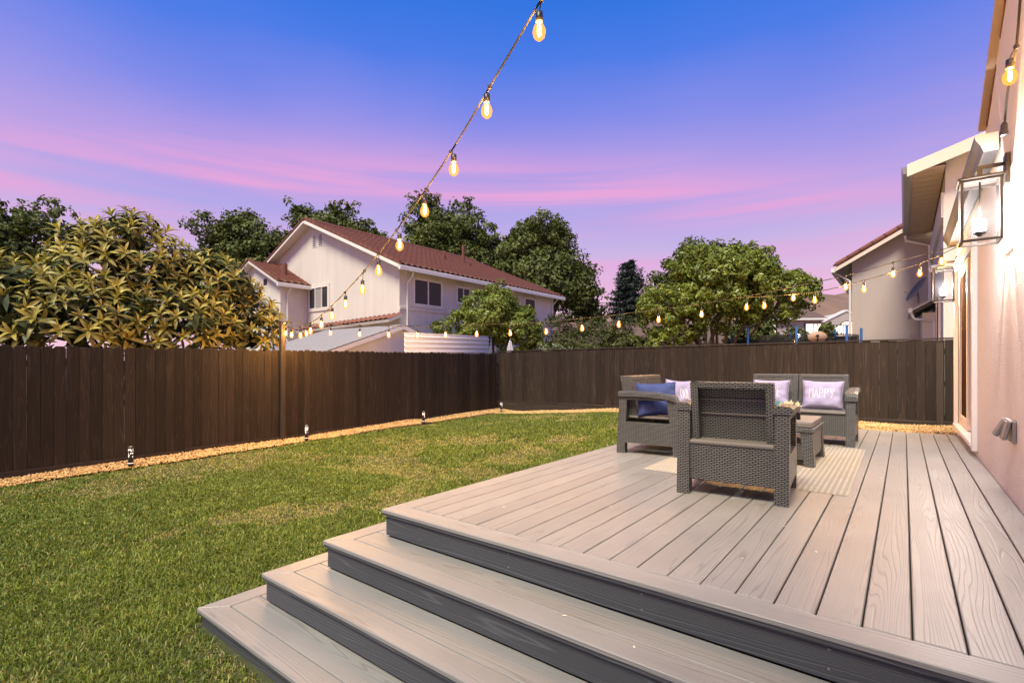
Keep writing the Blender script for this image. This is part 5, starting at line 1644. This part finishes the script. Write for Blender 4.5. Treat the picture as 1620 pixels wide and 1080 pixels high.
    downpipe(H, [R((bx0 + .38, by + .3, e2 - .1)), R((bx0 + .05, by + .3, e2 - .4)), R((bx0 + .05, by + .3, .1))])
    part('vent_pipe', MB().tube([R((-23.0, 12.0, 5.5)), R((-23.0, 12.0, 6.35))], .14, 10), M['tile'], H)
    part('vent_pipe', MB().tube([R((-19.6, 20.6, 7.0)), R((-19.6, 20.6, 8.35))], .08, 8), M['tile'], H)
    part('vent_pipe', MB().tube([R((-19.0, 18.5, 6.8)), R((-19.0, 18.5, 7.35))], .12, 8), M['tile'], H)
    part('vent_pipe', MB().tube([R((-18.6, 20.0, 6.6)), R((-18.6, 20.0, 7.1))], .12, 8), M['tile'], H)
    # lean-to tiled roof over the ground floor
    lr = tiled_roof(H, 'porch_roof', R((-22.0, 12.05, 3.05)), R((-15.3, 12.05, 3.22)), R((-22.0, 12.69, 3.28)), R((-15.3, 12.69, 3.48)))


left_house()


def shed():
    S = thing('shed', 'white garden shed with grey shingle roof just over the left fence', 'shed', (-11.5, 9.4, 0))
    ox, oy = -11.5, 9.4
    hw, ze, zr, dp = 2.2, 1.98, 2.72, 3.6
    part('wall', MB().prism([(-hw, 0), (hw, 0), (hw, ze), (0, zr), (-hw, ze)], 'x', -dp, 0), M['white'], S)
    s = (zr - ze) / hw
    o = 0.22
    for sg in (-1, 1):
        # courses of shingles, each overlapping the one below
        n = 11
        a = math.atan(s)
        slope = math.hypot(hw + o, (hw + o) * s)
        rf = MB()
        for k in range(n):
            t0, t1 = k / n, (k + 1.12) / n
            ya, yb = sg * (hw + o) * (1 - t0), sg * (hw + o) * (1 - min(1, t1))
            za, zb = ze - s * o + (hw + o) * s * t0, ze - s * o + (hw + o) * s * min(1, t1)
            q = [(-dp - .2, ya, za + .055), (o, ya, za + .055), (o, yb, zb + .042), (-dp - .2, yb, zb + .042)]
            rf.face(q if sg < 0 else q[::-1])
            q2 = [(-dp - .2, ya, za + .03), (o, ya, za + .03), (o, ya, za + .055), (-dp - .2, ya, za + .055)]
            rf.face(q2 if sg < 0 else q2[::-1])
        part('roof', rf, M['shingle'], S)
        bd = [(sg * (hw + o), ze - s * o - .10), (sg * (hw + o), ze - s * o + .02), (0, zr + .03), (0, zr - .10)]
        part('barge_board', MB().prism(bd if sg < 0 else bd[::-1], 'x', o - .03, o), M['white'], S)
        part('fascia', MB().box(-dp - .2, o - .031, sg * (hw + o) - .015, sg * (hw + o) + .015, ze - s * o - .10, ze - s * o + .025), M['white'], S)


shed()


def panel():
    T = thing('corrugated_panel', 'white corrugated sheet standing above the left fence near the corner', 'panel', (-10.42, 8.7, 0))
    n = 46
    V = []
    y0, y1 = 0.0, 3.42
    for i in range(n + 1):
        z = 1.66 + 0.80 * i / n
        d = 0.012 * math.sin(2 * math.pi * i / 7.6)
        V += [(d, y0, z - .0), (d, y1, z + .05)]
    V = np.array(V); F = np.array([(2 * i, 2 * i + 1, 2 * i + 3, 2 * i + 2) for i in range(n)])
    me = np_mesh('sheet', V, F, M['sheet'], smooth=True)
    o = link('sheet', me, T)
    so = o.modifiers.new('s', 'SOLIDIFY'); so.thickness = 0.003
    part('stake', MB().box(-.06, -.02, .1, .15, -.2, 2.35), M['rail'], T)
    part('stake', MB().box(-.06, -.02, 3.2, 3.25, -.2, 2.35), M['rail'], T)


panel()


def umbrella():
    T = thing('closed_umbrella', 'pale folded patio umbrella tip poking above the back fence corner', 'umbrella', (-10.83, 13.75, 0))
    part('pole', MB().tube([(0, 0, 0), (0, 0, 2.5)], .02, 8), M['steel'], T)
    m = MB(); n = 16
    prof = [(2.46, .015), (2.40, .05), (2.15, .11), (1.6, .15), (1.1, .12)]
    for i in range(len(prof) - 1):
        for k in range(n):
            def P(j, kk):
                z, r = prof[j]; rr = r * (1.0 if kk % 2 == 0 else .62); a = 6.283 * kk / n
                return (rr * math.cos(a), rr * math.sin(a), z)
            m.face([P(i, k), P(i + 1, k), P(i + 1, k + 1), P(i, k + 1)])
    part('canopy', m, M['umb'], T)
    part('finial', MB().lathe([(.012, 2.46), (.02, 2.49), (.005, 2.53)], 8), M['steel'], T)


umbrella()


def right_house():
    ox, oy = 0.65, 13.2
    H = thing('house', 'tall cream and lilac stucco neighbour house beyond the back fence at right', 'house', (ox, oy, 0))
    # near block: side wall faces -x, gable end faces -y
    ze = 5.62; s = 0.30
    part('wall', MB().prism([(z, x - ox) for x, z in [(.65, -.5), (.65, ze), (5.5, ze + 4.85 * s), (10.3, ze), (10.3, -.5)]], 'y', 0, 5.8), M['nwall'], H)
    part('corner_pilaster', MB().box(-.03, .25, -.04, .0, -.5, 5.0), M['nwall'], H)
    e = ze - s * .55
    ya, yb = -.42, 5.75
    # roof over it
    tiled_roof(H, 'roof', (-.55, ya, e), (-.55, yb, e), (4.85, ya, ze + 4.85 * s), (4.85, yb, ze + 4.85 * s), mat=M['tile'])
    part('barge_board', MB().prism([(z, x) for x, z in [(-.60, e - .10), (-.60, e + .14), (4.85, ze + 4.85 * s + .14), (4.85, ze + 4.85 * s - .10)]], 'y', ya - .035, ya - .003), M['cream'], H)
    part('gutter', MB().prism([(z, x) for x, z in [(-.55, e - .05), (-.66, e - .03), (-.69, e + .11), (-.55, e + .11)]], 'y', ya, yb), M['steel'], H)
    # soffit boards with gaps, running across the eave
    n = 17
    sb = MB().box(0, .50, 0, (yb - ya) / n - .03, 0, .03).mesh('soffit_board', M['soffit'], .004)
    sf = part('soffit', MB().box(-.53, -.01, ya + .02, yb, e + .03, e + .05), M['bronze'], H)
    for k in range(n):
        link('soffit_board', sb, sf, (-.52, ya + .03 + (yb - ya) * k / n, e - .005))
    part('frieze', MB().box(-.06, -.002, 0.02, 5.7, 4.55, 5.05), M['nwall'], H)
    downpipe(H, [(-.62, yb - .15, e - .05), (-.60, yb - .15, e - .2), (-.06, yb - .15, e - .42), (-.06, yb - .15, .2)], .04)
    # tall trim and doorway on the side wall
    part('door_casing', MB().box(-.04, -.001, 1.6, 1.75, 1.0, 3.35).box(-.04, -.001, 2.75, 2.9, 1.0, 3.35).box(-.04, -.001, 1.751, 2.749, 3.2, 3.35), M['cream'], H)
    part('side_door', MB().box(-.015, -.001, 1.751, 2.749, .5, 3.199), M['dglass'], H)
    # rear block: lilac wall faces -y with a rising tiled rake
    w = MB().prism([(z, x - ox) for x, z in [(-1.3, -.5), (-1.3, 4.88), (1.4, 6.42), (6.0, 6.42), (6.0, -.5)]], 'y', 6.0, 12.0)
    part('rear_wall', w, M['nwall2'], H)
    rs = (6.42 - 4.88) / 2.7
    tiled_roof(H, 'rear_roof', (-1.3 - ox - .42, 5.7, 4.88 - .42 * rs), (-1.3 - ox - .42, 12.2, 4.88 - .42 * rs), (1.4 - ox, 5.7, 6.42), (1.4 - ox, 12.2, 6.42))
    rake_tiles(H, (-1.3 - ox - .40, 5.72, 4.88 - .42 * rs + .13), (1.4 - ox, 5.72, 6.42 + .13))
    part('rear_barge', MB().prism([(z, x) for x, z in [(-1.3 - ox - .42, 4.88 - .42 * rs - .08), (-1.3 - ox - .42, 4.88 - .42 * rs + .09), (1.4 - ox, 6.51), (1.4 - ox, 6.34)]], 'y', 5.66, 5.695), M['cream'], H)
    part('rear_gutter', MB().box(-1.3 - ox - .54, -1.3 - ox - .43, 5.7, 12.2, 4.88 - .42 * rs - .10, 4.88 - .42 * rs + .03), M['white'], H)
    downpipe(H, [(-1.3 - ox - .45, 5.95, 4.55), (-1.3 - ox - .05, 5.95, 4.25), (-1.3 - ox - .05, 5.95, .1)], .035)
    # little roof over a bay on the side wall
    b = part('bay_roof', MB().prism([(z, x) for x, z in [(-.48, 2.98), (-.48, 3.04), (0, 3.34), (0, 3.28)]], 'y', 3.3, 5.6), M['steel'], H)
    part('bay_gutter', MB().box(-.56, -.48, 3.3, 5.6, 2.94, 3.06), M['white'], b)
    for k in range(9):
        part('rafter', MB().prism([(z, x) for x, z in [(-.46, 2.91), (-.46, 2.97), (0, 3.27), (0, 3.19)]], 'y', 3.34 + k * .26, 3.40 + k * .26), M['bronze'], b)
    part('bay_wall', MB().box(-.28, -.002, 3.6, 5.5, 0, 2.95), M['nwall'], H)
    downpipe(H, [(-.50, 3.35, 2.93), (-.44, 3.35, 2.78), (-.05, 3.35, 2.70), (-.04, 3.35, .2)], .035)
    # floodlight pair under the eave line
    F = thing('floodlight', 'white twin security floodlight on the neighbour wall above the lantern', 'floodlight', (.65, 14.0, 3.72))
    part('base', MB().lathe([(.05, 0), (.05, .03), (.02, .04)], 10), M['white'], F)
    for a in (-.09, .09):
        part('lamp_head', MB().tube([(-.02, a * .3, .0), (-.10, a, -.03), (-.20, a * 1.6, -.07)], [.02, .035, .055], 10), M['white'], F)
    D = thing('satellite_dish', 'grey satellite dish tilted on the little side roof of the neighbour house', 'satellite dish', (.30, 16.9, 3.22))
    m = MB()
    n = 18
    for j in range(4):
        for k in range(n):
            def P(jj, kk):
                r = .27 * jj / 4; a = 6.283 * kk / n
                return (r * math.cos(a), r * math.sin(a) * .9, .35 * r * r)
            m.face([P(j, k), P(j + 1, k), P(j + 1, k + 1), P(j, k + 1)])
    d = part('reflector', m, M['gutter'], D, smooth=True); d.scale = (1.35, 1.35, 1.35); d.location = (-.02, 0, .35); d.rotation_euler = (0, rad(-58), rad(20))
    part('mast', MB().tube([(0, 0, 0), (0, 0, .2), (-.02, 0, .33)], .02, 8), M['steel'], D)
    part('feed_arm', MB().tube([(-.02, 0, .2), (-.16, -.02, .22), (-.26, -.04, .30)], .012, 6).box(-.30, -.24, -.07, -.01, .28, .34), M['steel'], D)


right_house()


def far_houses():
    # low brown-roofed house in the middle distance
    H = thing('house', 'low house with a wide brown roof behind the hedge in the distance', 'house', (-17.0, 33.0, 0), rad(38))
    part('wall', MB().box(-7, 9, -1, 7, 0, 3.2), M['nwall'], H)
    rf = MB()
    rf.face([(-8, -1.8, 3.1), (10, -1.8, 3.1), (10, 3, 4.95), (-8, 3, 4.95)])
    rf.face([(-8, 7.8, 3.1), (-8, 3, 4.95), (10, 3, 4.95), (10, 7.8, 3.1)])
    rf.face([(-8, -1.8, 3.1), (-8, 3, 4.95), (-8, 7.8, 3.1)]); rf.face([(10, -1.8, 3.1), (10, 7.8, 3.1), (10, 3, 4.95)])
    part('roof', rf, M['brownroof'], H)
    # far house with lit windows
    x0, y0 = -4.4, 42.6
    G = thing('house', 'distant grey house with lit arched window below the hills', 'house', (x0, y0, 0), rad(34))
    part('wall', MB().box(-5.5, 0.0, .4, 6, 0, 4.9), M['nwall2'], G)
    part('front_wall', MB().prism([(z, x) for x, z in [(0.0, 0), (0.0, 4.75), (1.35, 5.42), (2.9, 4.75), (2.9, 0)]], 'y', 0, 6), M['nwall2'], G)
    rf = MB()
    rf.face([(-6, .1, 4.95), (0.2, .1, 4.95), (0.2, 3.6, 6.25), (-6, 3.6, 6.25)])
    part('roof', rf, M['brownroof'], G)
    part('eave_trim', MB().box(-6, 0.0, .02, .10, 4.86, 5.0), M['white'], G)
    g = MB()
    for a, b in (((-.25, 4.66), (1.35, 5.46)), ((3.15, 4.60), (1.35, 5.46))):
        q = [(a[0], a[1]), (b[0], b[1]), (b[0], b[1] + .12), (a[0], a[1] + .12)]
        if a[0] > b[0]: q = q[::-1]
        g.v += [(p[0], -.06, p[1]) for p in q] + [(p[0], .5, p[1]) for p in q]
        k = len(g.v) - 8
        g.f += [(k, k + 1, k + 2, k + 3), (k + 4, k + 7, k + 6, k + 5), (k, k + 4, k + 5, k + 1), (k + 1, k + 5, k + 6, k + 2), (k + 2, k + 6, k + 7, k + 3), (k + 3, k + 7, k + 4, k)]; g.m += [0] * 6
    part('gable_trim', g, M['white'], G)
    def litwin(xa, xb, za, zb, arch=0, n=3):
        dy = .4 if xb < 0 else 0.0
        fr = MB().box(xa - .08, xb + .08, dy - .05, dy - .01, za - .08, zb + .06)
        if arch:
            c = (xa + xb) / 2; w = (xb - xa) * .28
            fr.prism([(zb + .055, c + w), *[(zb + .055 + arch * math.sin(t), c + w * math.cos(t)) for t in [i * math.pi / 8 for i in range(1, 8)]], (zb + .055, c - w)], 'y', -.05, -.01)
        wo = part('window', fr, M['bronze'], G)
        st = (xb - xa) / n
        for k in range(n):
            part('pane', MB().box(xa + k * st + .025, xa + (k + 1) * st - .025, dy - .058, dy - .0505, za, zb), M['lit'], wo)
        if arch:
            c = (xa + xb) / 2; w = (xb - xa) * .24
            part('pane', MB().prism([(zb + .07, c + w), *[(zb + .07 + (arch - .07) * math.sin(t), c + w * math.cos(t)) for t in [i * math.pi / 8 for i in range(1, 8)]], (zb + .07, c - w)], 'y', -.058, -.0505), M['lit'], wo)
    litwin(.50, 2.40, 3.66, 4.42, .30)
    litwin(-1.3, -.2, 3.72, 4.6, 0, 2)
    litwin(-4.6, -3.4, 3.72, 4.6, 0, 2)
    litwin(2.35, 2.85, 2.0, 3.1, 0, 1)


far_houses()


def trampoline():
    T = thing('trampoline', 'trampoline with blue padded poles and black net behind the back fence', 'trampoline', (-2.55, 16.6, 0))
    R_, n = 1.65, 8
    for k in range(n):
        a = 6.283 * k / n + .2
        x, y = R_ * math.cos(a), R_ * math.sin(a)
        part('pole', MB().tube([(x, y, 0), (x, y, 2.62)], .032, 8), M['bluepad'], T)
    m = MB()
    for k in range(32):
        a0, a1 = 6.283 * k / 32, 6.283 * (k + 1) / 32
        r = R_ - .06
        m.face([(r * math.cos(a0), r * math.sin(a0), .8), (r * math.cos(a1), r * math.sin(a1), .8), (r * math.cos(a1), r * math.sin(a1), 2.42), (r * math.cos(a0), r * math.sin(a0), 2.42)])
    part('safety_net', m, M['net'], T)
    part('mat', MB().lathe([(R_ - .2, .78), (R_ - .2, .80)], 32), M['black'], T)
    part('pad', MB().lathe([(R_ + .1, .76), (R_ + .1, .82), (R_ - .2, .82), (R_ - .2, .76)], 32), M['bluepad'], T)
    D = thing('round_dish', 'tan oval dish propped up behind the back fence near the trampoline', 'dish', (-1.54, 13.2, 0))
    m = MB(); nn = 20
    for j in range(4):
        for k in range(nn):
            def P(jj, kk):
                r = jj / 4; a = 6.283 * kk / nn
                return (.20 * r * math.cos(a), .06 * r * r - .05, .125 * r * math.sin(a))
            m.face([P(j, k), P(j + 1, k), P(j + 1, k + 1), P(j, k + 1)])
    b = part('bowl', m, M['tan'], D, smooth=True); b.location = (0, 0, 2.235); b.rotation_euler = (rad(12), 0, rad(25))
    part('arm', MB().tube([(0, -.02, 2.13), (0.02, -.13, 2.19), (.02, -.16, 2.24)], .012, 6).lathe([(.03, 2.22), (.035, 2.25), (.02, 2.28)], 8, (.02, -.17, 0)), M['bronze'], D)
    part('mast', MB().tube([(0, .04, 0), (0, .04, 2.24)], .02, 8), M['bronze'], D)


trampoline()


def hills():
    nx, ny = 90, 26
    xs = np.linspace(-420, 300, nx); ys = np.linspace(230, 620, ny)
    X, Y = np.meshgrid(xs, ys)
    h = 74 * ss(230, 400, Y) * (0.55 + 0.6 * vnoise(X / 85 + 3.2, Y / 150, 31)) + 14 * (vnoise(X / 28, Y / 40, 32) - .5) * ss(240, 330, Y) + 5 * (vnoise(X / 9, Y / 12, 33) - .5) * ss(240, 330, Y)
    h *= 0.75 + 0.25 * ss(-300, 0, X)
    V = np.stack([X.ravel(), Y.ravel(), h.ravel() - 1], 1)
    idx = np.arange(nx * ny).reshape(ny, nx)
    F = np.stack([idx[:-1, :-1], idx[:-1, 1:], idx[1:, 1:], idx[1:, :-1]], -1).reshape(-1, 4)
    structure(link('hill', np_mesh('hill', V, F, M['hill'], smooth=True)))


hills()
